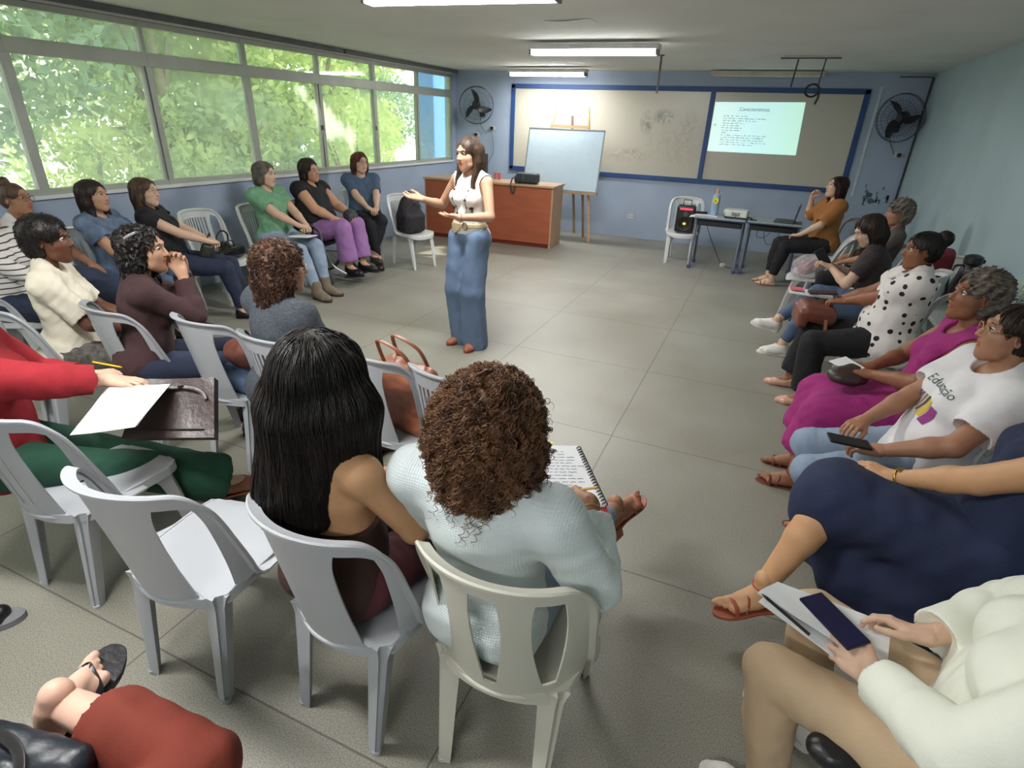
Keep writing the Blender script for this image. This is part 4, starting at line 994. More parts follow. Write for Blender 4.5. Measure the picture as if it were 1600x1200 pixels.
# ------------------------------------------------------------------ boards on the back wall
M_blue = mat('blue_frame', srgb(38, 72, 128), .5, var=.08)
def board_nodes(t, b):
    """cream enamel with grey wiped-marker clouds"""
    def N(k, **kw):
        n = t.nodes.new(k)
        for a, v in kw.items(): setattr(n, a, v)
        return n
    def M(op, a, b_):
        n = N('ShaderNodeMath', operation=op)
        for i, v in enumerate((a, b_)):
            if isinstance(v, (int, float)): n.inputs[i].default_value = v
            elif v is not None: t.links.new(v, n.inputs[i])
        return n.outputs[0]
    tc = N('ShaderNodeTexCoord'); n = N('ShaderNodeTexNoise'); n.inputs['Scale'].default_value = 9; n.inputs['Detail'].default_value = 7; n.inputs['Distortion'].default_value = 1.6
    t.links.new(tc.outputs['Object'], n.inputs['Vector']); sp = N('ShaderNodeSeparateXYZ'); t.links.new(tc.outputs['Object'], sp.inputs[0]); tot = None
    for cx, cz, rx, rz, k in ((-2.02, 1.84, .13, .20, .9), (-1.76, 1.93, .22, .14, 1.0), (-1.36, 1.84, .16, .24, .6), (-2.3, 1.35, .5, .14, .45), (-1.5, 1.6, .6, .5, .25)):
        d = M('ADD', M('POWER', M('DIVIDE', M('SUBTRACT', sp.outputs[0], cx), rx), 2), M('POWER', M('DIVIDE', M('SUBTRACT', sp.outputs[2], cz), rz), 2))
        g = M('MULTIPLY', M('MAXIMUM', M('SUBTRACT', 1.0, d), 0), k); tot = g if tot is None else M('MAXIMUM', tot, g)
    f = M('MULTIPLY', tot, M('MULTIPLY', M('MAXIMUM', M('SUBTRACT', n.outputs['Fac'], .36), 0), 3.2)); f = M('MINIMUM', f, .8)
    mx = N('ShaderNodeMix', data_type='RGBA'); mx.inputs['A'].default_value = (*srgb(200, 195, 180), 1); mx.inputs['B'].default_value = (*srgb(132, 126, 116), 1); t.links.new(f, mx.inputs['Factor'])
    t.links.new(mx.outputs['Result'], b.inputs['Base Color']); b.inputs['Roughness'].default_value = .25
M_board = wire(mat('whiteboard', (.6, .6, .55)), board_nodes)
BT, BB, B0, BM, B1 = 2.344, 1.0197, -4.4225, -1.06, 1.03
e = empty('whiteboard', (0, BY, 0), 0, 'long wall-mounted whiteboard with blue frame and one vertical divider', 'whiteboard')
MB().span((B0, -.015, BB), (BM, 0, BT)).build('panel', M_board, e, smooth=False)
MB().span((BM, -.015, BB), (B1, 0, BT)).build('panel', M_board, e, smooth=False)
fr = MB(); w = .07
fr.span((B0-.01, -.035, BB-.02), (B0+w-.01, 0, BT+.02)).span((B1-w+.01, -.035, BB-.02), (B1+.01, 0, BT+.02)).span((B0-.01, -.035, BT-w+.03), (B1+.01, 0, BT+.03)).span((B0-.01, -.035, BB-.04), (B1+.01, 0, BB+.03)).span((BM-.035, -.04, BB), (BM+.035, 0, BT))
fr.build('frame', M_blue, e, smooth=False, bevel=.004)
# the projected slide: a lit picture on the board
def text(name, s, size, loc, m, parent, rot=(math.pi/2, 0, 0), ax='LEFT', ext=.0004, sx=1.0, link=True):
    cu = bpy.data.curves.new(name, 'FONT'); cu.body = s; cu.size = size; cu.align_x = ax; cu.extrude = ext; cu.resolution_u = 2
    tmp = bpy.data.objects.new(name+'_t', cu); C.objects.link(tmp); dg = bpy.context.evaluated_depsgraph_get(); dg.update()
    me = bpy.data.meshes.new_from_object(tmp.evaluated_get(dg)); bpy.data.objects.remove(tmp); bpy.data.curves.remove(cu)
    me.materials.clear(); me.materials.append(m); o = bpy.data.objects.new(name, me); C.objects.link(o)
    o.location = loc; o.rotation_euler = rot; o.scale = (sx, 1, 1)
    if parent: o.parent = parent
    return o
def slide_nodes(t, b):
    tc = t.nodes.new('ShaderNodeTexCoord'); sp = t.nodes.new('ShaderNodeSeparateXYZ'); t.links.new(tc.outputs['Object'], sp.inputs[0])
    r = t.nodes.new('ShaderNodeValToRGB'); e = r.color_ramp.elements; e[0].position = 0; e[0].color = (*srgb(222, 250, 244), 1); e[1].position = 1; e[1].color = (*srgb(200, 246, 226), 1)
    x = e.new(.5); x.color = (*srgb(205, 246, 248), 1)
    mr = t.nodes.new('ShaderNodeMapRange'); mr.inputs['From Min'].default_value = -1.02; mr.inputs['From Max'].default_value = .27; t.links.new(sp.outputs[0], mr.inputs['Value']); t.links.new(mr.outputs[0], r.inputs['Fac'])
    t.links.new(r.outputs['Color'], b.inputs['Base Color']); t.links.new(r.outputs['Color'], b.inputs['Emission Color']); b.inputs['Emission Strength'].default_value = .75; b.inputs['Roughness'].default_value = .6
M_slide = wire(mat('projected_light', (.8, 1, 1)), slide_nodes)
e = empty('projected_slide', (0, BY-.0175, 0), 0, 'bright mint-white projected slide of text on the right part of the whiteboard', 'projected slide')
MB().add([(-1.01, 0, 1.47), (.275, 0, 1.475), (.245, 0, 2.19), (-1.015, 0, 2.165)], [(0, 1, 2, 3)]).build('slide_image', M_slide, e, smooth=False)
M_st = mat('slide_text', srgb(150, 178, 182), .7); M_st2 = mat('slide_title', srgb(112, 138, 140), .7)
text('slide_title', 'Características', .072, (-.43, -.001, 2.055), M_st2, e, ax='CENTER')
lines = [.36, .60, .43, .31, .21, .31, .29, .08, .62, .64, .57, .64, .42]
g = random.Random(3)
tx = MB()
for i, L in enumerate(lines):
    z = 1.975-.0335*i; x = -.85
    while x < -.85+L:
        w_ = g.uniform(.02, .075)
        for q in range(max(1, int(w_/.014))): tx.span((x+q*.014, -.002, z), (x+q*.014+.009, -.0005, z+g.choice((.008, .012, .014))))
        x += w_+.014
tx.build('slide_lines', M_st, e, smooth=False)
MB().tube([(-.965+.02*math.cos(a), -.002, 1.845+.018*math.sin(a)) for a in np.linspace(0, 2.6, 8)], .003, 4).tube([(-.985, -.002, 1.845), (-.94, -.002, 1.842)], .003, 4).build('slide_mark', M_st, e)
# pale easel whiteboard
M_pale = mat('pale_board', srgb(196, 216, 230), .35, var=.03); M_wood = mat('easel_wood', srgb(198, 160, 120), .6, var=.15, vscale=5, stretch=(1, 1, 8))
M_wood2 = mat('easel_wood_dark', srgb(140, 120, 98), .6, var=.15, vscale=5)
e = empty('easel', (-3.15, 9.35, 0), math.radians(2), 'pale wooden easel standing in front of the whiteboard', 'easel')
for sx in (-1, 1): MB().sweep([(sx*.56, -.12, 0), (sx*.27, .27, 2.02)], rrect(.045, .03), (1, 0, 0)).build('leg', M_wood, e, sharp=40)
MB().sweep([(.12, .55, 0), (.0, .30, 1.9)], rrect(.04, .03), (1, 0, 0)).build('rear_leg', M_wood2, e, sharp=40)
MB().box((0, .21, 1.74), (.66, .03, .045)).build('crossbar', M_wood, e, smooth=False); MB().box((.02, -.12, .765), (1.22, .08, .035)).build('shelf', M_wood, e, smooth=False, bevel=.003)
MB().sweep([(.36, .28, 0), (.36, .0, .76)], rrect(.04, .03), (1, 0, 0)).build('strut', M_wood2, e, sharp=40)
b = empty('portable_board', (-3.15, 9.37, 0), math.radians(1), 'pale blue rectangular board propped on the wooden easel', 'board')
Rb = rotm(rx=-13)
MB().box((-.01, -.06, 1.245), (1.25, .014, .93), Rb).build('panel', M_pale, b, smooth=False)
fb = MB()
for c, d in (((-.01, 0, .465), (1.27, .022, .018)), ((-.01, 0, -.465), (1.27, .022, .018)), ((-.64, 0, 0), (.018, .022, .93)), ((.62, 0, 0), (.018, .022, .93))):
    p = Rb @ Vector((0, 0, c[2])); fb.box((c[0], -.06+p.y, 1.245+p.z), d, Rb)
fb.build('frame', mat('board_edge', srgb(150, 158, 160), .4, metal=.4), b, smooth=False)

# ------------------------------------------------------------------ presenter's desk
M_desk = mat('cherry_laminate', srgb(158, 84, 56), .45, var=.10, vscale=3, stretch=(1, 1, 4)); M_desk2 = mat('beech_laminate', srgb(176, 142, 108), .45, var=.08, vscale=3)
e = empty('counter_desk', (-4.0, 8.52, 0), math.radians(3.5), 'wide cherry-red laminate desk with a pale side panel near the back wall', 'desk')
MB().span((-1.08, -.27, .07), (1.03, -.25, .90)).build('front_panel', M_desk, e, smooth=False)
MB().span((-1.08, -.22, 0), (1.0, -.20, .08)).build('plinth', mat('desk_plinth', srgb(140, 58, 42), .5), e, smooth=False)
MB().span((1.03, -.28, .0), (1.055, .28, .90)).build('side_panel', M_desk2, e, smooth=False, bevel=.002); MB().span((-1.10, -.28, .0), (-1.08, .28, .90)).build('side_panel', M_desk2, e, smooth=False)
MB().span((-1.12, -.30, .90), (1.075, .30, .93)).build('top', M_desk2, e, smooth=False, bevel=.003)
M_black = mat('black_fabric', srgb(28, 28, 32), .8, var=.2, bump=.3, bscale=150); M_blk = mat('black_plastic', srgb(24, 25, 28), .4, var=.1); M_dgrey = mat('dark_grey_plastic', srgb(70, 76, 82), .5)
# bag on the desk
def bag_sdf(name, parent, prims, h, m, amp=.006, seed=0, subs=(), infl=0, kind=None):
    F = field(prims, h, infl, subs, folds(amp, seed, 1.4) if amp else None); V, Q = F.mesh(); V = relax(V, Q, 1); return link_mesh(name, V, Q, m, parent)
M_camb = mat('olive_black_nylon', srgb(40, 48, 50), .6, var=.15, bump=.3, bscale=120)
e = empty('camera_bag', (-3.42, 8.42, .93), math.radians(8), 'small dark bag lying on the front edge of the cherry desk', 'bag')
bag_sdf('bag_body', e, [rbox((.02, .03, .075), (.17, .10, .075), .04, I3, .02), rbox((-.10, .0, .06), (.07, .09, .055), .03, I3, .02)], .007, M_camb, .006, 3)
MB().sweep(crom([(-.12, -.02, .11), (-.19, -.09, .07), (-.20, -.155, -.02), (-.17, -.165, -.13), (-.14, -.165, -.12), (-.13, -.15, -.02), (-.10, -.10, .05)], 5), rrect(.022, .004), (1, 0, 0)).build('bag_strap', M_camb, e)
e = empty('monitor', (-4.42, 8.68, .93), math.radians(20), 'grey computer monitor standing on the cherry desk behind the presenter', 'monitor')
MB().box((0, 0, .22), (.40, .03, .30)).build('screen_back', M_dgrey, e, smooth=False, bevel=.01); MB().box((0, .03, .06), (.05, .03, .12)).build('neck', M_dgrey, e, smooth=False); MB().lathe([(.11, 0), (.11, .012), (.02, .018)], (0, .03, 0)).build('foot', M_dgrey, e)
e = MB().lathe([(.001, .045), (.05, .05), (.095, .035), (.10, .012), (.095, .0)], (0, 0, 0)).build('cap', mat('felt_black', srgb(22, 24, 34), .8)); e.location = (-4.2, 8.60, .93)
tag(e, 'low round black object on the cherry desk beside the monitor', 'hat')
M_cup = mat('pink_plastic', srgb(205, 120, 115), .4)
for x, y, lb in ((-4.06, 8.68, 'left one of two small pink cups on the cherry desk'), (-3.98, 8.66, 'right one of two small pink cups on the cherry desk')):
    o = MB().lathe([(.022, 0), (.026, .05), (.030, .10), (.027, .10), (.022, .01)], (0, 0, 0), 16).build('cup', M_cup); o.location = (x, y, .93); tag(o, lb, 'cup', 'pink cups on the desk')

# ------------------------------------------------------------------ school tables, projector, laptop
M_navy = mat('navy_metal', srgb(44, 52, 84), .45, var=.1); M_glas = mat('grey_laminate', srgb(150, 162, 166), .45, var=.04); M_foot = mat('blue_rubber', srgb(60, 66, 120), .6); M_steel = mat('grey_steel', srgb(112, 118, 138), .45, metal=.4)
def school_table(x, y, rz, label):
    e = empty('school_table', (x, y, 0), math.radians(rz), label, 'table', 'school tables near the back wall')
    MB().box((0, 0, .70), (.66, .48, .02)).build('tabletop', M_glas, e, smooth=False, bevel=.004)
    MB().box((0, 0, .683), (.67, .49, .014)).build('edge_band', M_navy, e, smooth=False)
    MB().box((0, -.0, .625), (.58, .40, .07)).build('under_tray', M_blk, e, smooth=False, bevel=.01)
    for sx in (-1, 1):
        MB().sweep([(sx*.30, -.20, 0.03), (sx*.30, -.15, .68)], rrect(.05, .03), (0, 1, 0)).build('leg', M_steel, e, sharp=40)
        MB().sweep([(sx*.30, .22, 0.03), (sx*.30, .15, .68)], rrect(.05, .03), (0, 1, 0)).build('leg', M_steel, e, sharp=40)
        for sy in (-.20, .22): MB().box((sx*.30, sy, .022), (.045, .08, .044)).build('foot_cap', M_foot, e, smooth=False, bevel=.008)
    return e
school_table(-.51, 8.46, -2, 'left school table with the projector and the tall bottle')
school_table(.17, 8.48, -2, 'right school table carrying the open laptop')
TZ = .71
e = empty('water_bottle', (-.62, 8.45, TZ), 0, 'tall pale blue bottle with a yellow round label on the left school table', 'bottle')
MB().lathe([(.001, 0), (.045, 0), (.05, .01), (.052, .17), (.05, .24), (.045, .275), (.02, .29), (.001, .291)], n=24).build('bottle_body', mat('bottle_blue', srgb(150, 175, 200), .25), e)
MB().lathe([(.016, .288), (.018, .33), (.012, .335), (.012, .36), (.001, .362)], n=16).build('bottle_cap', mat('peach_cap', srgb(215, 160, 140), .4), e)
MB().add([(.036*math.cos(a), -.0535, .20+.042*math.sin(a)) for a in np.linspace(0, 2*math.pi, 21)[:-1]], [tuple(range(20))]).build('label', mat('yellow_label', srgb(225, 215, 50), .5), e)
text('label_mark', '&', .05, (-.018, -.054, .183), mat('label_ink', srgb(90, 110, 60), .6), e)
e = empty('projector', (-.33, 8.42, TZ), math.radians(-4), 'white video projector on the left school table', 'projector')
MB().box((0, 0, .065), (.30, .24, .09)).build('housing', mat('projector_white', srgb(205, 210, 200), .4), e, smooth=False, bevel=.012)
gr = MB(); [gr.box((-.04+.012*q, -.121, .06), (.006, .004, .045)) for q in range(9)]; gr.build('vent', M_dgrey, e, smooth=False)
MB().lathe([(.001, 0), (.03, 0), (.03, .02)], (-.10, .12, .07), 16, rotm(rx=-90)).build('lens', M_blk, e)
for sx in (-.12, .12): MB().lathe([(.012, 0), (.012, .022)], (sx, -.09, 0), 10).build('foot', M_blk, e)
MB().tube(crom([(.02, -.13, .05), (.0, -.16, .015), (-.08, -.15, .008), (-.14, -.13, .03), (-.13, -.12, .06)], 6), .004, 6).build('cable', M_blk, e)
MB().tube(crom([(.15, -.02, .03), (.22, -.06, .02), (.20, -.12, .012), (.28, -.10, .01)], 6), .006, 6).build('cable', M_blk, e)
e = empty('laptop', (.28, 8.47, TZ), math.radians(-96), 'open dark laptop seen from the side on the right school table', 'laptop')
MB().box((0, 0, .011), (.33, .23, .018)).build('base', M_dgrey, e, smooth=False, bevel=.004); MB().box((0, -.008, .0205), (.28, .11, .002)).build('keyboard', M_blk, e, smooth=False)
MB().box((0, .115+.02, .12), (.33, .008, .22), rotm(rx=-8)).build('screen', M_dgrey, e, smooth=False, bevel=.003)
pp = MB().slab(lambda u, v: ((-.92+.36*u, 8.27+.22*v, TZ+.004-(.0 if u > .25 else (.25-u)*.10)-(.10*(max(0, .35-v))*(1-abs(u*2-1)))), (0, 0, 1)), 10, 8, .002).build('paper_sheets', mat('paper', srgb(225, 226, 226), .7, var=.02))
tag(pp, 'white sheet of paper hanging over the front edge of the left school table', 'paper')
o = MB().box((0, 0, .015), (.16, .05, .03), rotm(rz=12)).build('remote_case', M_blk, smooth=False, bevel=.006); o.location = (-.79, 8.50, TZ+.004); tag(o, 'small black case between the bottle and the red speaker', 'case')
# cables under the tables
o = MB().tube(crom([(-.72, 8.60, .60), (-.60, 8.62, .35), (-.45, 8.65, .08), (-.40, 8.62, .03), (-.34, 8.55, .012), (-.22, 8.50, .01), (-.15, 8.42, .02)], 8), .004, 6).build('extension_cord', M_blk); tag(o, 'thin black cord running down from the left school table to the floor', 'cord')
e = empty('power_adapter', (-.40, 8.64, 0), math.radians(20), 'small black and white plug adapter lying on the floor under the tables', 'adapter')
MB().box((0, -.03, .022), (.06, .07, .044)).build('adapter_body', mat('adapter_white', srgb(210, 208, 200), .5), e, smooth=False, bevel=.006); MB().box((0, .03, .022), (.05, .05, .04)).build('plug', M_blk, e, smooth=False, bevel=.01)
o = MB().tube(crom([(.0, 8.6, .63), (-.02, 8.75, .45), (.10, 9.2, .38), (.2, 10.0, .40), (.26, 10.06, .43)], 8), .004, 6).tube(crom([(.05, 8.6, .62), (.12, 8.9, .34), (.3, 9.4, .30), (.27, 10.05, .43)], 8), .004, 6).build('extension_cord', M_blk); tag(o, 'loose black cords hanging under the right school table to the wall outlet', 'cord')
def outlet(x, z, label, plug=False, w=.11, h=.07):
    e = empty('wall_outlet', (x, BY, z), 0, label, 'outlet'); MB().box((0, -.006, 0), (w, .012, h)).build('plate', mat('outlet_cream', srgb(205, 205, 200), .5), e, smooth=False, bevel=.003)
    if plug: MB().box((0, -.035, 0), (.05, .05, .05)).build('plug', M_blk, e, smooth=False, bevel=.01)
    else:
        [MB().box((sx, -.0125, 0), (.012, .002, .02)).build('socket', M_dgrey, e, smooth=False) for sx in (-.025, .025)]
outlet(.27, .44, 'cream double outlet on the back wall below the right school table', w=.2); outlet(-2.1, .36, 'small pale outlet low on the back wall between the easel and the white chair')
outlet(-5.12, 1.54, 'left wall outlet with black plug below the left fan', True); outlet(-4.80, 1.66, 'right wall outlet with black plug below the left fan', True)
outlet(1.60, 1.55, 'outlet with black plug below the right fan', True)
for pts, lb in (([(-5.12, 10.04, 1.52), (-5.10, 10.06, 1.2), (-5.08, 10.07, 1.0)], 'thin cord hanging from the left plug under the left fan'), ([(-4.80, 10.04, 1.64), (-4.76, 10.06, 1.3), (-4.85, 10.07, 1.1), (-4.92, 10.07, 1.0)], 'thin cord hanging from the right plug under the left fan')):
    tag(MB().tube(crom(pts, 8), .004, 6).build('extension_cord', M_dgrey), lb, 'cord')

# ------------------------------------------------------------------ fans
def fan(x, z, rz, rx, label, spin=0):
    """wall bracket with a big wire cage and three blades"""
    e = empty('wall_fan', (x, BY, z), 0, label, 'fan', 'black wall fans')
    R = rotm(rz=rz) @ rotm(rx=rx); c = Vector((0, -.26, .05)); M = R
    MB().box((0, -.012, -.05), (.10, .024, .16)).build('wall_plate', M_blk, e, smooth=False, bevel=.008)
    MB().tube(crom([(0, -.02, -.05), (0, -.10, -.06), c+M @ Vector((0, .10, -.02))], 5), .022, 10).build('arm', M_blk, e)
    MB().lathe([(.001, -.09), (.055, -.085), (.075, -.04), (.075, .03), (.05, .05), (.001, .055)], c+M @ Vector((0, .04, 0)), 20, M @ rotm(rx=90)).build('motor', M_blk, e)
    cg = MB(); r = .30
    for dy, rr in ((-.085, r*.99), (.03, r)): cg.tube([c+M @ Vector((rr*math.cos(a), dy*.4-.03, rr*math.sin(a))) for a in np.linspace(0, 2*math.pi, 41)[:-1]], .005, 6, True)
    for rr, dy in ((.22, -.085), (.13, -.10), (.06, -.11)): cg.tube([c+M @ Vector((rr*math.cos(a), dy, rr*math.sin(a))) for a in np.linspace(0, 2*math.pi, 33)[:-1]], .0022, 4, True)
    for q in range(36):
        a = q*math.pi/18; cg.tube([c+M @ Vector((rr*math.cos(a), dy, rr*math.sin(a))) for rr, dy in ((.05, -.11), (.16, -.105), (.26, -.08), (r, -.02), (.22, .02), (.09, .04))], .0014, 4)
    cg.build('cage', mat('cage_wire', srgb(60, 66, 76), .4, metal=.5), e)
    bl = MB()
    for q in range(3):
        a0 = math.radians(q*120+spin)
        def fn(u, v, a0=a0):
            rr = .045+.225*u; wd = .075*math.sin(math.pi*min(.95, .18+u*.72)); a = a0+(v-.5)*wd*2.2/max(rr, .07)*.6+.5*u
            return tuple(c+M @ Vector((rr*math.cos(a), -.05+.05*(v-.5), rr*math.sin(a)))), tuple(M @ Vector((0, -1, 0)))
        bl.slab(fn, 8, 5, .004)
    bl.lathe([(.001, -.03), (.03, -.028), (.042, 0), (.042, .03)], c+M @ Vector((0, -.045, 0)), 16, M @ rotm(rx=90)); bl.build('blades', M_blk, e)
    MB().tube(crom([(0, -.03, -.12), (-.03, -.05, -.22), (.03, -.04, -.34), (.08, -.03, -.42)], 6), .004, 6).build('cord', M_blk, e)
fan(-5.00, 1.97, 28, 12, 'black wall fan left of the whiteboard, in the corner by the windows', 80)
fan(1.46, 1.97, -32, 8, 'black wall fan right of the whiteboard, near the right wall', 100)
# ------------------------------------------------------------------ ceiling hangers, conduit
M_iron = mat('rust_iron', srgb(70, 66, 62), .6, metal=.4, var=.3)
e = empty('ceiling_rod', (-1.49, 7.8, CZ+.04), 0, 'dark iron rod hanging down from the ceiling beside the middle lamp', 'rod')
MB().box((0, 0, -.005), (.06, .06, .01)).build('plate', M_iron, e, smooth=False); MB().box((0, 0, -.21), (.02, .02, .40)).build('rod', M_iron, e, smooth=False)
e = empty('projector_mount', (.14, 7.98, CZ+.04), 0, 'empty ceiling bracket with a hanging arm and a coiled black cable', 'bracket')
MB().box((0, 0, -.02), (.62, .03, .012)).build('bar', M_iron, e, smooth=False); MB().box((-.13, .0, -.17), (.018, .018, .28), rotm(ry=4)).build('hanger', M_iron, e, smooth=False); MB().box((.15, .0, -.17), (.014, .014, .29), rotm(ry=4)).build('hanger', M_iron, e, smooth=False)
cb = [(.10+.07*math.cos(a)-.008*a/6, .02, -.34+.065*math.sin(a)) for a in np.linspace(0, 4*math.pi, 40)]; MB().tube(cb, .009, 6).tube(crom([(.15, .02, -.30), (.17, .02, -.40), (.15, .02, -.48)], 5), .012, 6).build('cable_coil', M_blk, e)
e = empty('corner_bracket', (1.60, BY-.06, CZ-.01), 0, 'thin dark conduit running down the corner of the right wall from a short ceiling bar', 'conduit')
MB().box((-.08, 0, .0), (.38, .02, .012)).build('bar', M_iron, e, smooth=False); MB().box((.125, .035, -.80), (.018, .018, 1.60)).build('pipe', M_iron, e, smooth=False)
o = MB().box((0, 0, 0), (.035, .012, 1.45)).build('wall_conduit', mat('conduit_white', srgb(200, 212, 220), .5), smooth=False); o.location = (1.16, BY-.006, 1.68); tag(o, 'white plastic conduit on the back wall just right of the whiteboard', 'conduit')
gm = MB(); g = random.Random(9)
for k in range(26):
    x = g.uniform(1.30, 1.72); z = .88+abs(g.gauss(0, .12)); gm.box((x, BY-.001, z), (g.uniform(.01, .04), .002, g.uniform(.01, .09)))
tag(gm.build('paint_scuffs', mat('scuff_dark', srgb(84, 104, 112), .8), smooth=False), 'dark scuff marks on the corner of the back wall under the right fan', 'scuff marks', kind='stuff')
# ------------------------------------------------------------------ chairs
chair('solid', -1.50, 1.00, 95, 'empty white chair in the nearest row, with a smooth solid back', m=M_plas2)
chair('solid', -.90, 1.10, 84, 'grey-white chair under the woman with long black hair', m=M_plas2)
chair('oval', -.42, 1.16, 92, 'cream chair under the curly-haired woman writing, with tapering openings', m=M_plas3)
chair('slot', -2.26, 1.08, 92, 'grey-white chair under the person in red, left edge of the nearest row', m=M_plas2)
chair('slot', -3.38, 1.72, 72, 'white chair under the woman in the cream shirt', m=M_plas2)
chair('slot', -2.95, 1.95, 80, 'white chair under the woman in the brown sweater', m=M_plas2)
chair('solid', -2.42, 2.05, 86, 'white chair holding a brown bag and denim, second row', m=M_plas2)
chair('rib', -1.95, 2.03, 84, 'white ribbed chair under the woman in the grey sweater', m=M_plas2)
chair('solid', -1.40, 2.08, 76, 'white chair holding the big brown leather bag', m=M_plas2)
chair('rib', -1.02, 2.06, 84, 'empty white ribbed chair beside the brown leather bag', m=M_plas2)
chair('rib', -4.95, 4.05, 0, 'white ribbed chair against the window wall with the black handbag on it')
chair('rib', -4.15, 6.35, -19, 'white chair with the black backpack, near the window corner')
chair('rib', -1.02, 8.62, -85, 'white chair with the black party speaker on it')
for st_, x, y, f, lb, m_ in (('slot', -4.68, 2.08, 30, 'white chair under the person in the striped shirt', M_plas), ('rib', -5.05, 2.50, 20, 'white chair under the person in dark glasses, far left', M_plas), ('rib', -4.88, 2.92, 25, 'white chair under the woman in the faded denim blouse', M_plas), ('slot', -4.90, 3.40, 42, 'white chair under the woman in the black v-neck top', M_plas),
        ('rib', -4.85, 4.66, 2, 'white chair under the person in the green polo shirt', M_plas), ('rib', -4.95, 6.36, -36, 'white chair under the woman in the slate-blue t-shirt', M_plas),
        ('slot', .80, 1.12, 160, 'white chair under the woman in the cream sweater', M_plas), ('slot', 1.03, 1.97, 164, 'white chair under the person in the navy dress', M_plas), ('slot', .94, 2.62, 172, 'white chair under the woman in the printed t-shirt', M_plas), ('slot', 1.02, 3.14, 182, 'white chair under the older woman in magenta', M_plas),
        ('solid', 1.00, 4.36, 176, 'white chair under the woman in the polka-dot blouse', M_plas), ('slot', 1.08, 5.25, 168, 'white chair under the woman in jeans and white sneakers', M_plas), ('slot', 1.10, 6.45, 178, 'white chair under the person with greying hair', M_plas), ('slot', .84, 8.05, 196, 'white chair under the woman in the mustard blouse', M_plas), ('slot', -.96, -.18, 115, 'white chair under the person in rust-red trousers', M_plas)):
    chair(st_, x, y, f, lb, m=m_)
# ------------------------------------------------------------------ cloth and hair colours
F_ = lambda n, c, **k: mat(n, srgb(*c), k.pop('rough', .85), var=k.pop('var', .10), vscale=k.pop('vscale', 7), bump=k.pop('bump', .25), bscale=k.pop('bscale', 130), **k)
H_black = hair_mat('black', srgb(14, 12, 12), srgb(38, 32, 29)); H_dark = hair_mat('dark_brown', srgb(26, 19, 16), srgb(58, 42, 34))
H_brown = hair_mat('brown', srgb(50, 36, 28), srgb(98, 74, 56)); H_auburn = hair_mat('auburn', srgb(60, 30, 20), srgb(120, 66, 40)); H_grey = hair_mat('grey', srgb(66, 60, 54), srgb(130, 122, 112)); H_ltbr = hair_mat('light_brown', srgb(92, 66, 48), srgb(150, 112, 82))
S_tan = ('tan', srgb(190, 146, 118)); S_lt = ('light', srgb(208, 172, 148)); S_dk = ('deep', srgb(104, 66, 48)); S_md = ('medium', srgb(168, 122, 96)); S_gold = ('golden', srgb(198, 152, 112)); S_brn = ('brown', srgb(140, 92, 66))
C_cream = F_('cream_jersey', (226, 218, 198)); C_white = F_('white_tee', (232, 230, 232)); C_denim = F_('denim_blue', (74, 92, 120), var=.18, bump=.35, bscale=220); C_denimL = F_('denim_light', (138, 154, 174), var=.15, bump=.35, bscale=220); C_denimD = F_('denim_dark', (38, 46, 68), var=.2, bump=.35, bscale=220)
C_chamb = F_('chambray', (94, 112, 136), var=.35, vscale=14); C_blackc = F_('black_cloth', (24, 23, 28), bump=.3); C_maroon = F_('maroon_knit', (66, 42, 42), bump=.6, bscale=260); C_green = F_('green_polo', (110, 156, 122), var=.18, vscale=24)
C_purple = F_('purple_trousers', (146, 104, 156), vscale=4); C_teal = F_('slate_blue_tee', (68, 88, 112)); C_greyk = F_('grey_melange', (72, 77, 86), var=.5, vscale=60, stretch=(1, 1, 5), bump=.5, bscale=260); C_red = F_('red_cardigan', (150, 24, 36), bump=.4, bscale=240)
C_dgreen = F_('dark_green_trousers', (26, 70, 52)); C_wcard = F_('white_waffle_knit', (214, 224, 224), var=.03, bump=.2); C_mustard = F_('mustard_blouse', (158, 104, 54)); C_magenta = F_('magenta_dress', (150, 34, 108)); C_navy = F_('navy_dress', (30, 40, 70)); C_khaki = F_('khaki_trousers', (192, 166, 134), var=.06)
C_creamk = F_('cream_sweater', (226, 228, 214), var=.03); C_rust = F_('rust_trousers', (116, 44, 28)); C_brownt = F_('brown_tank', (58, 34, 26)); C_wine = F_('wine_trousers', (88, 40, 46))
L_tan = mat('tan_leather', srgb(150, 92, 66), .4, var=.15, vscale=10, bump=.3, bscale=60); L_brown = mat('brown_leather', srgb(116, 66, 54), .42, var=.2, vscale=8, bump=.4, bscale=50); L_dbrown = mat('dark_brown_leather', srgb(62, 48, 44), .38, var=.2, vscale=8, bump=.5, bscale=50); L_black = mat('black_leather', srgb(26, 24, 26), .35, var=.2, bump=.4, bscale=50)
S_white = mat('white_canvas', srgb(225, 222, 215), .6, bump=.2); S_beige = mat('nude_patent', srgb(206, 160, 138), .25); S_cognac = mat('cognac_leather', srgb(158, 84, 60), .4)
def waffle(t, b):
    tc = t.nodes.new('ShaderNodeTexCoord'); sp = t.nodes.new('ShaderNodeSeparateXYZ'); t.links.new(tc.outputs['Object'], sp.inputs[0]); s_ = []
    for i in (0, 2):
        m_ = t.nodes.new('ShaderNodeMath'); m_.operation = 'MULTIPLY'; m_.inputs[1].default_value = 900; t.links.new(sp.outputs[i], m_.inputs[0]); n = t.nodes.new('ShaderNodeMath'); n.operation = 'SINE'; t.links.new(m_.outputs[0], n.inputs[0]); s_.append(n.outputs[0])
    p = t.nodes.new('ShaderNodeMath'); p.operation = 'ADD'; t.links.new(s_[0], p.inputs[0]); t.links.new(s_[1], p.inputs[1])
    bp = t.nodes.new('ShaderNodeBump'); bp.inputs['Strength'].default_value = .35; bp.inputs['Distance'].default_value = .001; t.links.new(p.outputs[0], bp.inputs['Height']); t.links.new(bp.outputs[0], b.inputs['Normal'])
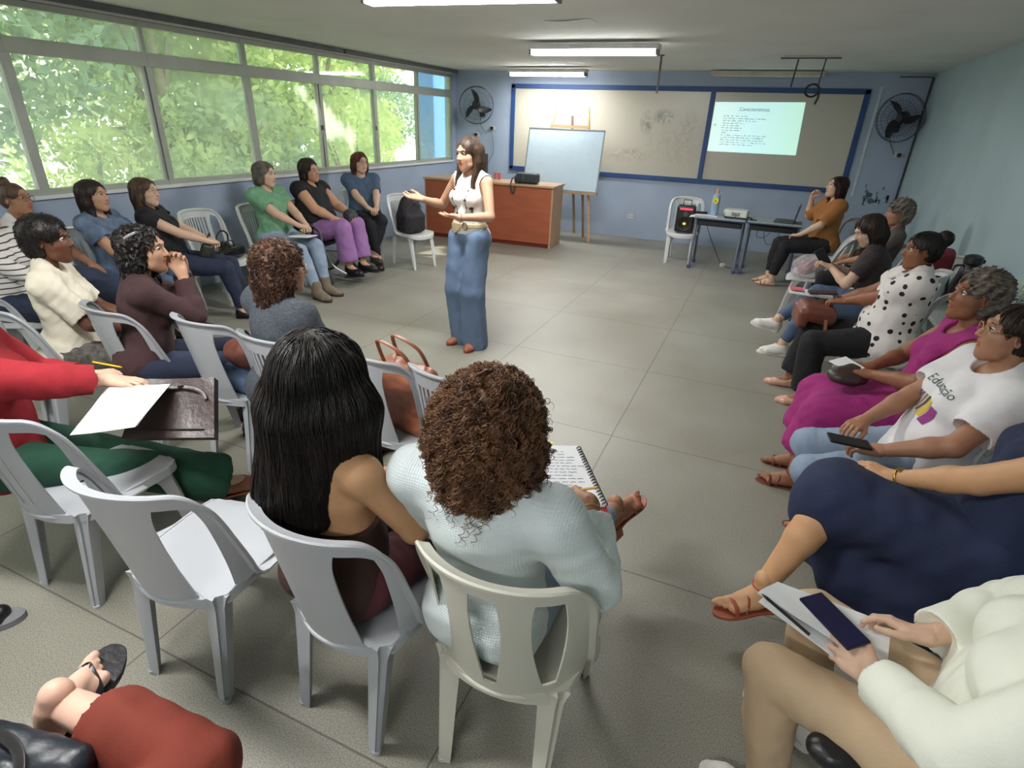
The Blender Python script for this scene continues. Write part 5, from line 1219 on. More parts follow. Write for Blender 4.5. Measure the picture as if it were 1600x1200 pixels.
wire(C_wcard, waffle)
def dots(t, b):   # black polka dots woven into white cloth
    tc = t.nodes.new('ShaderNodeTexCoord'); v = t.nodes.new('ShaderNodeTexVoronoi'); v.inputs['Scale'].default_value = 17; v.inputs['Randomness'].default_value = .35
    t.links.new(tc.outputs['Object'], v.inputs['Vector']); r = t.nodes.new('ShaderNodeValToRGB'); r.color_ramp.interpolation = 'CONSTANT'; r.color_ramp.elements[0].color = (*srgb(26, 24, 30), 1); r.color_ramp.elements[1].position = .30; r.color_ramp.elements[1].color = (*srgb(226, 220, 216), 1)
    t.links.new(v.outputs['Distance'], r.inputs['Fac']); t.links.new(r.outputs['Color'], b.inputs['Base Color']); b.inputs['Roughness'].default_value = .8
C_dots = wire(mat('polka_dot_blouse', (.8, .8, .8)), dots)
def stripes(t, b):
    tc = t.nodes.new('ShaderNodeTexCoord'); w_ = t.nodes.new('ShaderNodeTexWave'); w_.bands_direction = 'Z'; w_.inputs['Scale'].default_value = 9; w_.inputs['Distortion'].default_value = 1; t.links.new(tc.outputs['Object'], w_.inputs['Vector'])
    r = t.nodes.new('ShaderNodeValToRGB'); r.color_ramp.elements[0].position = .10; r.color_ramp.elements[0].color = (*srgb(70, 62, 60), 1); r.color_ramp.elements[1].position = .16; r.color_ramp.elements[1].color = (*srgb(226, 222, 218), 1)
    t.links.new(w_.outputs['Fac'], r.inputs['Fac']); t.links.new(r.outputs['Color'], b.inputs['Base Color']); b.inputs['Roughness'].default_value = .85
C_stripe = wire(mat('striped_shirt', (.8, .8, .8)), stripes)

# ------------------------------------------------------------------ presenter (standing)
e, J = person('standing woman in a sleeveless white top and wide blue jeans, speaking with both hands out', (-2.14, 4.12), 256, S_tan, hip=.908, lean=0, head=(254, 6, 2),
    R=dict(t=(.31, .22, 1.185), pole=(.6, -.5, -.9), f=(.78, .6, .16), n=(.2, -.35, -1), curl=.12, spread=1.3, thumb=-.2), L=dict(t=(-.12, .26, 1.10), pole=(-.7, -.4, -.6), f=(.8, .6, .12), n=(-.1, -.1, -1), curl=.1, spread=1.3, thumb=-.1),
    RL=dict(a=(.085, .0, .09), pole=(.05, 1, .1), f=(.2, 1, 0)), LL=dict(a=(-.085, .03, .09), pole=(-.05, 1, .1), f=(-.2, 1, 0)), fat=.85, shw=.152, bust=.82, s=1.02, detail=1.5, belt=dict(m=F_('beige_belt', (206, 186, 148)), z=(.088, .126), infl=.018),
    hair=dict(style='long', m=hair_mat('chestnut', srgb(44, 33, 27), srgb(94, 70, 54), .42), len=.42, n=1700, side=.026, sl=.26, front=.075), top=dict(m=F_('ivory_top', (236, 234, 228)), sleeve=0, neck=.052, ndrop=.0, hem=.035, amp=.005, armhole=.066, armx=.012, name='sleeveless_top'),
    pants=dict(m=F_('denim_wide', (102, 122, 150), var=.2, vscale=3, bump=.35, bscale=220), cut=2.13, wide=.090, infl=.012, amp=.007), shoe=dict(kind='flat', m=L_tan, m2=L_tan), glasses=None)
def surf(J, x, z, off=.004, fr='waist', st=.34):
    """point on the front of the garment at torso coordinates x, z"""
    P = (J['waist']+J['Um']@V3(x, st, z))[None]
    for _ in range(120):
        d = J['TF'].sample(P); P = P-J['Um'][:, 1][None]*(np.clip(d-off, -.003, .008)*.8)[:, None]
    return Vector(P[0])
CB = F_('beige_belt', (206, 186, 148)); bzz = J['belt']
bk_ = [surf(J, x, -.085, .012) for x in (-.075, -.05, -.025)]
MB().sweep([bk_[1]+Vector((.026*math.cos(a), .0, .026*math.sin(a))) for a in np.linspace(0, 2*math.pi, 17)[:-1]], rrect(.008, .008, .4), (0, 1, 0), close=True).build('buckle', mat('buckle', srgb(110, 92, 70), .3, metal=.5), bzz)
MB().slab(lambda u, v: (tuple(surf(J, .0+.105*u, -.07-.045*v-.05*u*(v+.2), .016)), (0, 1, 0)), 6, 4, .005).build('belt_tail', CB, bzz)
cp = [surf(J, x, z, .003) if z < .2 else Vector(J['UP'](x, .03+.25*(.27-z), z+.02)) for x, z in [(p.x, p.z) for p in crom([(-.050, 0, .27), (-.070, 0, .19), (-.060, 0, .08), (-.035, 0, -.01), (0, 0, -.05), (.035, 0, -.01), (.060, 0, .08), (.070, 0, .19), (.050, 0, .27)], 7)]]
nk = MB(); nk.tube(cp, .0018, 5); [nk.ball(cp[i], .0075 if i % 3 else .011, 8) for i in range(4, len(cp)-3, 4)]; nk.build('necklace', mat('dark_beads', srgb(84, 58, 48), .4), e)
w = J['wrist']['L']; d = nrm(w-J['elbow']['L']); fr_ = frame(d, V3(0, 0, 1)); MB().tube([w-d*.01+fr_@V3(.027*math.cos(a), 0, .027*math.sin(a)) for a in np.linspace(0, 2*math.pi, 17)[:-1]], .005, 6, True).build('bracelet', mat('rose_beads', srgb(176, 120, 108), .3), e)
def bangle(J, e, sd, m, r=.004, name='bracelet', off=.012, R_=.027):
    w = J['wrist'][sd]; d = nrm(w-J['elbow'][sd]); fr_ = frame(d, V3(.1, .2, 1)); return MB().tube([w-d*off+fr_@V3(R_*math.cos(a), 0, R_*math.sin(a)) for a in np.linspace(0, 2*math.pi, 21)[:-1]], r, 6, True).build(name, m, e)

# ------------------------------------------------------------------ far left row, against the window wall
person('person with raised chin and dark short hair at the far left edge, white striped shirt', (-4.62, 2.10), 30, S_lt, head=(30, -4, 0), hair=dict(style='short', m=H_dark), top=dict(m=C_stripe, sleeve=1.3), pants=dict(m=C_denimD), shoe=dict(kind='loafer', m=L_black), R=dict(t=(.08, .34, .66), curl=.5), L=dict(t=(-.05, .32, .67), curl=.5))
person('person in dark glasses with brown tied-up hair, behind the striped shirt at the far left', (-5.0, 2.50), 20, S_md, head=(22, -2, 0), hair=dict(style='bun', m=H_brown, bun=(0, -.06, .12)), top=dict(m=C_white, sleeve=.5), pants=dict(m=C_denimD), shoe=dict(kind='loafer', m=L_black), glasses=True)
person('woman in a puff-sleeved faded denim blouse with long dark hair, by the windows', (-4.82, 2.95), 25, S_tan, head=(20, 0, 0), fat=1.12, hair=dict(style='long', m=H_dark, len=.34, n=500, front=.05, part=.0), top=dict(m=C_chamb, sleeve=.5, puff=1, neck=.058, ndrop=.03), pants=dict(m=C_denim), shoe=dict(kind='loafer', m=L_black), R=dict(t=(.10, .30, .64), curl=.4), L=dict(t=(-.03, .30, .64), curl=.4))
e, J = person('woman in a loose black v-neck top and jeans, hands folded, by the windows', (-4.80, 3.44), 42, S_lt, head=(20, 0, -4), lean=-14, fat=1.05, hair=dict(style='long', m=H_brown, len=.24, n=500), top=dict(m=C_blackc, sleeve=.28, v=.10, infl=.02, neck=.066), pants=dict(m=C_denimD, infl=.014), shoe=dict(kind='loafer', m=L_black), glasses=mat('light_frame', srgb(170, 150, 140), .3),
    R=dict(t=(.09, .36, .70), f=(-.8, .5, -.1), curl=.5, n=(.2, .2, 1)), L=dict(t=(-.02, .36, .68), f=(.8, .5, -.1), curl=.5), RL=dict(a=(.13, .50, .09)), LL=dict(a=(-.06, .54, .09)))
bag = empty('handbag', (-4.60, 3.64, .60), math.radians(-48), 'dark olive bag on the lap of the woman in the black v-neck top', 'bag'); bag_sdf('bag_body', bag, [rbox((0, 0, .03), (.13, .05, .07), .03, RX_(-25), .02)], .008, mat('olive_leather', srgb(48, 52, 42), .4, bump=.3), .004, 5)
MB().tube(crom([(-.08, 0, .09), (-.05, .03, .16), (.05, .03, .16), (.08, 0, .09)], 5), .006, 6).build('bag_handle', mat('olive_leather', (0, 0, 0)), bag)
e, J = person('grey-haired person in a green polo shirt and jeans, notebook on the lap', (-4.78, 4.66), 0, S_lt, s=1.05, head=(10, 4, 0), fat=1.2, hair=dict(style='bob', m=H_grey, len=.13, n=400, side=.026), top=dict(m=C_green, sleeve=.6, wide=.014, neck=.056), pants=dict(m=C_denimL), shoe=dict(kind='boot', m=mat('taupe_suede', srgb(120, 106, 90), .8, bump=.4), m2=L_dbrown),
    R=dict(t=(.02, .38, .66), f=(-.5, .8, -.1), curl=.45), L=dict(t=(-.07, .34, .68), f=(.8, .6, -.1), curl=.4), RL=dict(a=(.16, .60, .10)), LL=dict(a=(-.02, .56, .10)))
nb_ = MB().box((0, 0, 0), (.20, .27, .012), rotm(rx=-6)).build('notebook', mat('paper', (0, 0, 0)), smooth=False, bevel=.003); nb_.location = (-4.36, 4.60, .625); nb_.rotation_euler = (0, 0, math.radians(20)); tag(nb_, 'open white notebook on the lap of the person in green', 'notebook')
e, J = person('woman in a black top and bright purple trousers sitting in a wheelchair', (-4.70, 5.20), 5, S_tan, hip=.545, s=1.05, head=(-4, 4, 12), lean=-6, bend=-4, shw=.185, fat=1.6, belly=1.1, hair=dict(style='long', m=H_dark, len=.20, n=400, side=.024), top=dict(m=C_blackc, sleeve=.12, neck=.066, ndrop=.04, infl=.014, wide=.012), pants=dict(m=C_purple, cut=1.78, flare=.02), shoe=dict(kind='loafer', m=L_black, m2=L_black),
    R=dict(t=(.12, .34, .70), f=(-.8, .5, -.1), curl=.35), L=dict(t=(-.14, .36, .72), f=(.5, .7, -.1), curl=.4), RL=dict(a=(.12, .46, .22)), LL=dict(a=(-.08, .50, .22)), glasses=mat('light_frame', (0, 0, 0)))
pk = MB().tube(crom([J['UP'](-.05, .06, .26), J['UP'](-.04, .13, .16), J['UP'](0, .15, .05), J['UP'](.04, .13, .16), J['UP'](.05, .06, .26)], 6), .002, 5); pk.ball(J['UP'](0, .155, .04), (.008, .004, .012)); pk.build('necklace', mat('dark_beads', (0, 0, 0)), e)
bag = empty('waist_bag', (-4.34, 5.36, .74), math.radians(-30), 'charcoal bag on the lap of the woman in purple trousers', 'bag'); bag_sdf('bag_body', bag, [ell((0, 0, 0), (.115, .075, .075), RX_(15)), rbox((.02, 0, -.01), (.09, .06, .055), .03)], .007, mat('charcoal_nylon', srgb(62, 62, 68), .7, bump=.3), .005, 8)
e, J = person('woman with glasses and reddish hair in a slate-blue t-shirt and black trousers', (-4.86, 6.30), -36, S_lt, s=1.08, head=(-24, 2, -6), fat=1.22, hair=dict(style='bob', m=H_auburn, len=.20, n=500, side=.022), top=dict(m=C_teal, sleeve=.75, neck=.066, ndrop=.02), pants=dict(m=C_blackc, cut=1.9, infl=.008), shoe=dict(kind='loafer', m=L_dbrown, m2=L_black), glasses=True,
    R=dict(t=(.05, .36, .66), f=(-.5, .8, -.2), curl=.5), L=dict(t=(-.04, .37, .64), f=(.5, .8, -.2), curl=.5), RL=dict(a=(.02, .50, .10)), LL=dict(a=(.06, .46, .16), pole=(-.3, .5, 1)))

# ------------------------------------------------------------------ second row, left
e, J = person('dark-skinned woman with cropped black hair in a cream t-shirt, seen in profile', (-3.42, 1.72), 52, S_dk, head=(38, 2, 0), lean=2, fat=.98, detail=1.5, hair=dict(style='short', m=H_black, puff=1, vol=.010, ridge=.003, n=900, curl=.004, sl=.03, sr=.0012, steps=3, jit=1), top=dict(m=C_cream, sleeve=.8, long=1, infl=.018, amp=.009), pants=dict(m=mat('grey_print', srgb(96, 92, 86), .85, var=.5, vscale=40)), shoe=dict(kind='sneaker', m=S_white),
    R=dict(t=(.10, .34, .64)), L=dict(t=(-.06, .34, .64)))
e, J = person('woman in a brown sweater with a silver hair clip, both hands at her mouth', (-2.93, 1.80), 58, S_tan, head=(34, 4, 0), lean=10, fat=1.0, detail=1.5, hair=dict(style='long', m=H_black, len=.26, n=700, wavy=1, side=.026), top=dict(m=C_maroon, sleeve=1.85, infl=.016, neck=.056), pants=dict(m=C_denimD), shoe=dict(kind='loafer', m=L_black),
    R=dict(t=(.03, .26, 1.00), f=(-.25, -.05, 1), n=(.9, .3, 0), curl=.55, pole=(.4, .2, -1)), L=dict(t=(-.03, .27, 1.0), f=(.25, -.05, 1), n=(-.9, .3, 0), curl=.5, pole=(-.4, .2, -1)))
HPc = lambda x, y, z: Vector(J['hc']+J['H']@V3(x, y, z)); cl = MB().sweep([HPc(.072, .0, .098), HPc(.086, -.03, .082), HPc(.090, -.05, .068)], rrect(.012, .004, .4), tuple(J['H'][:, 2])); cl.build('hair_clip', mat('clip_silver', srgb(190, 190, 196), .3, metal=.6), e)
e, J = person('woman with wavy chestnut hair, glasses and a grey melange sweater, looking right', (-2.01, 1.90), 74, S_tan, s=1.0, head=(48, 3, 0), lean=2, shw=.185, fat=1.3, detail=1.5, hair=dict(style='bob', m=hair_mat('chestnut_wave', srgb(44, 29, 23), srgb(108, 72, 52)), len=.18, n=1700, wavy=1, vol=.011, side=.032, curl=.004, sl=.13), top=dict(m=C_greyk, sleeve=1.6, neck=.052, infl=.014), pants=dict(m=C_denim), shoe=dict(kind='loafer', m=L_black), glasses=mat('light_frame', (0, 0, 0)))

# ------------------------------------------------------------------ nearest row
e, J = person('person in a red cardigan and dark green trousers holding a pencil at the left edge', (-2.60, .94), 46, S_lt, head=(60, 20, 0), lean=2, fat=1.05, detail=2, hair=dict(style='long', m=H_ltbr, len=.2), top=dict(m=C_red, sleeve=1.72, infl=.020, neck=.07, ndrop=.05, amp=.008, wide=.012, long=1), pants=dict(m=C_dgreen, flare=.045, cut=1.9, infl=.018), shoe=dict(kind='flat', m=L_tan),
    R=dict(tw=(-2.30, 1.30, .765), fw=(.85, .5, -.12), nw=(0, 0, 1), curl=.25, pole=(.6, -.3, -.6)), L=dict(tw=(-2.50, 1.30, .74), fw=(.7, .5, .1), nw=(0, -.3, 1), curl=.7, thumb=.8), RL=dict(aw=(-2.00, 1.66, .13), polew=(.8, .2, .8), fw=(.5, .8, 0)), LL=dict(aw=(-2.22, 1.60, .09), fw=(.4, .8, 0)))
pc = MB().tube([(0, 0, 0), (.13, 0, 0)], .004, 6).tube([(.13, 0, 0), (.148, 0, 0)], [.004, .0006], 6).build('pencil', mat('yellow_pencil', srgb(240, 190, 40), .4)); pc.location = (-2.56, 1.35, .775); pc.rotation_euler = (0, math.radians(3), math.radians(12)); tag(pc, 'yellow pencil in the hand of the person in the red cardigan', 'pencil')
e, J = person('woman with long straight black hair and bare shoulders in a brown top', (-.975, 1.02), 80, S_gold, head=(94, 8, 0), lean=-2, fat=1.02, detail=2,
    hair=dict(style='long', m=H_black, len=.38, n=6200, side=.058, vol=.040, sl=.20, sr=.0011, steps=16, ridge=.002, backoff=-.055, shift=-.045, rshort=.11), top=dict(m=C_brownt, bare=1, sleeve=0, neck=.12, ndrop=.07, armhole=.095, armx=.0, topcut=.03, infl=.013, amp=.0, name='camisole'), pants=dict(m=C_wine, infl=.012), shoe=dict(kind='flat', m=L_black),
    R=dict(t=(.14, .30, .66)), L=dict(t=(-.10, .32, .66)), RL=dict(a=(.10, .50, .10)), LL=dict(a=(-.13, .46, .09)))
for sg in (-1, 1):
    MB().sweep(crom([J['UP'](sg*.06, -.112, .02), J['UP'](sg*.075, -.113, .10), J['UP'](sg*.092, -.10, .18), J['UP'](sg*.105, -.06, .258), J['UP'](sg*.10, -.015, .286), J['UP'](sg*.09, .05, .255), J['UP'](sg*.082, .10, .15)], 6), rrect(.010, .003, .4), lambda i: tuple(J['Um'][:, 0])).build('shoulder_strap', C_brownt, e)
e, J = person('woman with big curly brown hair in a white waffle-knit jacket, writing', (-.50, 1.09), 88, S_md, head=(84, 22, 0), lean=-6, shw=.19, fat=.97, detail=2,
    hair=dict(style='curly', m=hair_mat('curly_brown', srgb(42, 26, 18), srgb(100, 66, 44)), m2=hair_mat('curly_brown_light', srgb(66, 40, 28), srgb(142, 102, 70)), len=.19, n=5200, side=.050, vol=.020, sl=.085, sr=.00095, curl=.0062, steps=7, jit=.8, ring=260), top=dict(m=C_wcard, sleeve=1.72, infl=.020, neck=.055, amp=.006, wide=.016, name='jacket'), pants=dict(m=C_denimL, infl=.006, cut=dict(R=1.72, L=1.9)), shoe=dict(kind='heel', m=S_cognac),
    R=dict(tw=(-.285, 1.30, .82), polew=(.70, -.45, -1.3), fw=(-.55, .8, -.25), nw=(.5, .2, .8), curl=.85, thumb=.8), L=dict(tw=(-.53, 1.32, .77), fw=(.5, .8, -.1), curl=.3), RL=dict(aw=(-.295, 2.01, .36), polew=(-.3, .5, 1), fw=(.40, .85, .30), upw=(-.2, -.3, .9)), LL=dict(aw=(-.62, 1.62, .09), fw=(-.1, 1, 0)))
bangle(J, e, 'R', M_gold, .002, off=.02)
e, J = person('person with rust-red wide trousers and a black flip-flop, only the lower leg in view', (-1.00, -.08), 115, ('pale', srgb(226, 182, 160)), head=(90, 0, 0), detail=2, lean=-14, s=1.05, hair=dict(style='short', m=H_dark), top=dict(m=C_blackc, sleeve=.5), pants=dict(m=C_rust, flare=.018, cut=dict(R=1.60, L=1.7), infl=.010, amp=.009, fs=.8), shoe=dict(kind='flipflop', m=L_black),
    R=dict(t=(.24, .10, .62)), L=dict(t=(-.24, .12, .62)), RL=dict(aw=(-1.235, .375, .575), polew=(1, .9, .1), fw=(-.42, .90, .02), upw=(.25, .0, .95)), LL=dict(aw=(-1.12, .04, .09), polew=(-.3, 1, .4), fw=(-.2, 1, 0)))

# ------------------------------------------------------------------ right side
e, J = person('woman in khaki trousers and a cream sweater at the bottom right, looking at her phone', (.70, 1.16), 160, S_lt, head=(168, 26, 0), lean=-8, lean2=0, fat=1.05, detail=2, hair=dict(style='pony', m=H_black, len=.14, n=900, wavy=1, curl=.005, extra=[((-.07, -.03, -.02), (-.11, -.05, -.17), .035, .03)]), top=dict(m=C_creamk, sleeve=1.88, infl=.020, amp=.005, wide=.016, long=1, name='sweater'), pants=dict(m=C_khaki, cut=1.92, infl=.014), shoe=dict(kind='sneaker', m=S_white),
    L=dict(tw=(.455, 1.165, .665), polew=(.1, -1, -.2), fw=(-.8, .55, .05), nw=(-.3, -.5, .6), curl=[.45, .5, .55, .6], thumb=.1), R=dict(tw=(.575, 1.31, .70), fw=(-.9, .3, -.02), nw=(.2, .5, .9), curl=[.28, .4, .5, .55], thumb=.2, polew=(.3, .9, -.6)),
    LL=dict(aw=(.335, 1.16, .10), polew=(-.8, .5, 1), fw=(-.8, .4, 0)), RL=dict(aw=(.44, 1.48, .10), fw=(-.8, .5, 0)))
e, J = person('person in a navy-blue dress with a gold watch and tan sandals', (.93, 2.00), 164, S_gold, s=1.08, head=(175, 5, 0), lean=-10, fat=1.18, detail=2, hair=dict(style='long', m=H_dark, len=.25), top=dict(m=C_navy, sleeve=.35, infl=.014, neck=.07), pants=dict(m=C_navy, kind='skirt', cut=1.0, infl=.024, amp=.009, flare=.0, wdrape=[((.46, 2.13, .56), (.50, 2.20, .30), .085, .10), ((.62, 2.05, .50), (.60, 2.05, .26), .09, .10), ((.80, 1.90, .48), (.76, 1.92, .28), .08, .10), ((.47, 2.10, .57), (.43, 2.04, .50), .085, .085)]), shoe=dict(kind='sandal', m=S_cognac),
    L=dict(tw=(.60, 2.07, .70), polew=(.2, -1, -.55), fw=(-.75, .6, -.05), nw=(0, 0, 1), curl=.25), R=dict(tw=(.86, 2.08, .68), polew=(.3, 1, -.5), fw=(-.1, -1, -.1), nw=(0, 0, 1), curl=.4), LL=dict(aw=(.285, 1.86, .24), polew=(-.35, .6, 1), fw=(-.93, -.42, -.15), upw=(-.3, 0, .9)), RL=dict(aw=(.62, 2.12, .09), fw=(-1, .2, 0)))
wo_ = bangle(J, e, 'L', M_gold, .0045, 'watch', .014, .0275); w = J['wrist']['L']; d = nrm(w-J['elbow']['L']); MB().lathe([(.001, .006), (.015, .005), (.016, 0)], Vector(w-d*.014)+Vector((0, 0, .026)), 16).build('watch_face', M_gold, wo_)
JN = J
e, J = person('woman with glasses, a white printed t-shirt and light jeans, leaning back', (.84, 2.62), 176, S_md, head=(178, -4, 0), lean=-16, twist=14, fat=1.15, detail=2, hair=dict(style='pony', m=H_dark, len=.12, n=900), top=dict(m=C_white, sleeve=.62, infl=.020, wide=.016, neck=.072, ndrop=.03, long=1, name='shirt'), pants=dict(m=C_denimL, cut=1.85), shoe=dict(kind='sandal', m=L_brown), glasses=M_gold,
    L=dict(tw=(.62, 2.36, .66), polew=(.3, -1, -.5), fw=(-.9, .25, -.1), nw=(-.1, -.2, 1), curl=.5), R=dict(tw=(.57, 2.56, .68), polew=(.25, 1, -.3), fw=(-.6, -.8, -.1), nw=(0, 0, 1), curl=.45), LL=dict(aw=(.60, 2.46, .09), fw=(-1, 0, 0), polew=(-1, -.1, 1)), RL=dict(aw=(.58, 2.66, .09), fw=(-1, 0, 0), polew=(-1, .1, 1)))
J20 = J; e20 = e
e, J = person('older woman in a magenta dress with short grey-brown hair, hands on a small bag', (.92, 3.14), 182, S_brn, head=(192, -6, 0), lean=-8, fat=1.15, detail=1.5, hair=dict(style='short', m=hair_mat('greying', srgb(44, 38, 34), srgb(120, 108, 96)), puff=1, vol=.01, wavy=1), top=dict(m=C_magenta, sleeve=0, infl=.013, neck=.07, ndrop=.04), pants=dict(m=C_magenta, kind='skirt', cut=1.45, infl=.022, flare=.035, amp=.008), shoe=dict(kind='sandal', m=L_brown),
    L=dict(tw=(.66, 3.12, .70), polew=(.2, -1, -.5), fw=(-.9, .2, 0), nw=(0, 0, 1), curl=.6), R=dict(tw=(.68, 3.24, .70), polew=(.2, 1, -.5), fw=(-.9, -.2, 0), nw=(0, 0, 1), curl=.6), LL=dict(aw=(.44, 3.02, .09), fw=(-1, 0, 0)), RL=dict(aw=(.46, 3.24, .09), fw=(-1, .1, 0)))
bm_ = MB(); kn = (J['knee']['R']+J['knee']['L'])/2
for i in range(2): bm_.lathe([(.001, .004), (.012, .003), (.013, 0)], Vector(kn+V3(-.02-.0*i, -.06-.09*i, .085-.01*i)), 12)
bm_.build('button', mat('pearl_button', srgb(220, 190, 180), .25), e)
e, J = person('woman in a white polka-dot blouse and black trousers with a hair bun', (.93, 4.36), 176, S_brn, head=(190, 4, 0), lean=-8, fat=1.36, belly=1.1, detail=1.5, hair=dict(style='bun', m=H_black, bun=(0, -.115, .085), n=300), top=dict(m=C_dots, sleeve=.45, infl=.026, long=1, neck=.052, wide=.02), pants=dict(m=C_blackc, cut=1.82, infl=.014, flare=.01), shoe=dict(kind='flat', m=S_beige, m2=S_beige),
    L=dict(tw=(.62, 4.52, .70), polew=(.3, -1, -.5), fw=(-.9, .2, -.1), curl=.5), R=dict(tw=(.62, 4.66, .68), fw=(-.9, -.3, -.1), curl=.4), LL=dict(aw=(.52, 4.18, .085), fw=(-1, -.05, 0)), RL=dict(aw=(.44, 4.50, .085), fw=(-1, .05, 0)))
e, J = person('woman in a dark t-shirt and jeans with crossed legs and white sneakers, reading her phone', (.98, 5.28), 168, S_lt, head=(192, 30, 0), lean=12, lean2=6, fat=1.05, hair=dict(style='long', m=H_dark, len=.28, n=500, side=.034), top=dict(m=F_('charcoal_tee', (58, 50, 50)), sleeve=.6, infl=.016), pants=dict(m=C_denim, cut=1.86), shoe=dict(kind='sneaker', m=S_white, m2=S_white),
    L=dict(tw=(.60, 5.28, .80), fw=(-.8, .1, .3), curl=.6), R=dict(tw=(.62, 5.42, .78), fw=(-.8, -.1, .3), curl=.6), RL=dict(aw=(.30, 5.33, .27), polew=(-.4, .6, 1), fw=(-.95, -.1, .22), upw=(.2, -.2, 1)), LL=dict(aw=(.38, 5.22, .09), fw=(-1, -.1, 0)))
person('person with short greying hair behind the woman reading her phone', (1.12, 6.45), 178, S_md, head=(185, 4, 0), hair=dict(style='short', m=H_grey, puff=1, vol=.012, wavy=1), top=dict(m=F_('grey_shirt', (86, 80, 76)), sleeve=.6), pants=dict(m=C_blackc), shoe=dict(kind='loafer', m=L_black), R=dict(t=(.1, .3, .66)), L=dict(t=(-.1, .3, .66)))
e, J = person('woman in a mustard blouse resting her face on her hand beside the laptop', (.74, 8.02), 196, S_lt, head=(205, -6, 0), lean=-2, s=1.06, fat=1.18, belly=1.1, hair=dict(style='long', m=hair_mat('dark_red', srgb(30, 14, 14), srgb(70, 34, 30)), len=.30, n=600, side=.034), top=dict(m=C_mustard, sleeve=.85, infl=.018, wide=.02, neck=.06), pants=dict(m=C_blackc, cut=1.85), shoe=dict(kind='sandal', m=L_tan),
    R=dict(tw=(.52, 8.22, 1.06), polew=(-.6, .6, -1), fw=(.35, -.3, 1), nw=(-.3, .9, 0), curl=.6), L=dict(tw=(.46, 7.80, .66), polew=(.2, -1, -.4), fw=(-.7, .6, -.1), curl=.4), LL=dict(aw=(.26, 7.80, .09), fw=(-1, 0, 0)), RL=dict(aw=(.22, 7.98, .09), fw=(-1, .1, 0)))
print('people done', round(time.time()-T_START, 1))
# ------------------------------------------------------------------ wheelchair
M_frame = mat('wheelchair_steel', srgb(170, 172, 176), .3, metal=.8); M_tyre = mat('grey_tyre', srgb(96, 98, 100), .7); M_vinyl = mat('black_vinyl', srgb(30, 30, 34), .5, bump=.2)
e = empty('wheelchair', (-4.70, 5.20, 0), math.radians(5-90), 'black and steel wheelchair carrying the woman in purple trousers', 'wheelchair')
MB().box((0, .0, .445), (.44, .42, .045)).build('seat', M_vinyl, e, smooth=False, bevel=.012); MB().box((0, -.24, .68), (.44, .03, .42), rotm(rx=8)).build('backrest', M_vinyl, e, smooth=False, bevel=.01)
for sx in (-1, 1):
    x = sx*.245
    MB().tube(crom([(x, -.30, .95), (x, -.27, .85), (x, -.22, .45), (x, -.20, .28)], 5), .012, 8).tube([(x, -.25, .66), (x, .14, .66)], .012, 8).tube(crom([(x, .14, .66), (x, .22, .60), (x, .24, .45), (x, .34, .25), (x*.8, .48, .15)], 5), .012, 8).tube([(x, -.2, .42), (x, .24, .42)], .012, 8).tube([(x, -.2, .28), (x, .22, .28)], .012, 8).tube([(x, .22, .42), (x, .22, .16)], .013, 8).build('side_frame', M_frame, e)
    MB().box((x, -.05, .675), (.05, .32, .025)).build('armrest', M_vinyl, e, smooth=False, bevel=.008); MB().box((x, -.03, .54), (.008, .32, .2)).build('side_panel', M_vinyl, e, smooth=False)
    MB().tube([(x, -.30, .95), (x, -.42, .955)], .016, 8).build('push_handle', M_vinyl, e)
    w = MB(); w.tube([(sx*.30, -.20+.285*math.cos(a), .30+.285*math.sin(a)) for a in np.linspace(0, 2*math.pi, 41)[:-1]], .017, 8, True); wo2 = w.build('rear_wheel', M_tyre, e)
    w = MB(); w.tube([(sx*.335, -.20+.25*math.cos(a), .30+.25*math.sin(a)) for a in np.linspace(0, 2*math.pi, 33)[:-1]], .008, 6, True)
    for q in range(12): a = q*math.pi/6; w.tube([(sx*.30, -.20, .30), (sx*.30, -.20+.28*math.cos(a), .30+.28*math.sin(a))], .003, 4)
    w.lathe([(.03, -.03), (.03, .03)], (sx*.30, -.20, .30), 12, rotm(ry=90)).build('hub_and_spokes', M_frame, wo2)
    w = MB(); w.lathe([(.02, -.015), (.075, -.018), (.088, -.01), (.088, .01), (.075, .018), (.02, .015)], (x, .26, .088), 24, rotm(ry=90)); wo3 = w.build('front_caster', M_tyre, e); MB().box((x, .24, .14), (.05, .03, .12)).build('fork', M_frame, wo3, smooth=False, bevel=.005)
    MB().box((sx*.11, .52, .115), (.17, .16, .02), rotm(rx=10)).build('footrest', M_vinyl, e, smooth=False, bevel=.006)
# ------------------------------------------------------------------ bags and things on chairs
e = empty('handbag', (-4.86, 4.03, .44), math.radians(-78), 'black glossy handbag with a round handle on the ribbed chair by the wall', 'handbag')
bag_sdf('bag_body', e, [rbox((0, 0, .055), (.20, .11, .055), .04), cone(V3(0, 0, .09), V3(0, 0, .12), .09, .05, .05)], .007, mat('black_gloss', srgb(24, 22, 26), .18, var=.2), .003, 4)
MB().tube(crom([(-.09, -.02, .12), (-.095, -.01, .22), (0, .0, .27), (.095, .01, .22), (.09, .02, .12)], 8), .008, 8).build('bag_handle', L_black, e); MB().tube(crom([(-.09, .05, .11), (-.07, .05, .16), (0, .06, .18), (.07, .05, .16), (.09, .05, .11)], 8), .007, 8).build('bag_handle', L_black, e)
MB().sweep([(-.17, -.06, .112), (0, -.09, .114), (.17, -.06, .112)], rrect(.02, .006), (0, 0, 1)).build('bag_zip', mat('silver_trim', srgb(190, 190, 196), .25, metal=.8), e)
e = empty('backpack', (-4.17, 6.35, .43), math.radians(-19-90), 'black backpack standing on the white chair near the window corner', 'backpack')
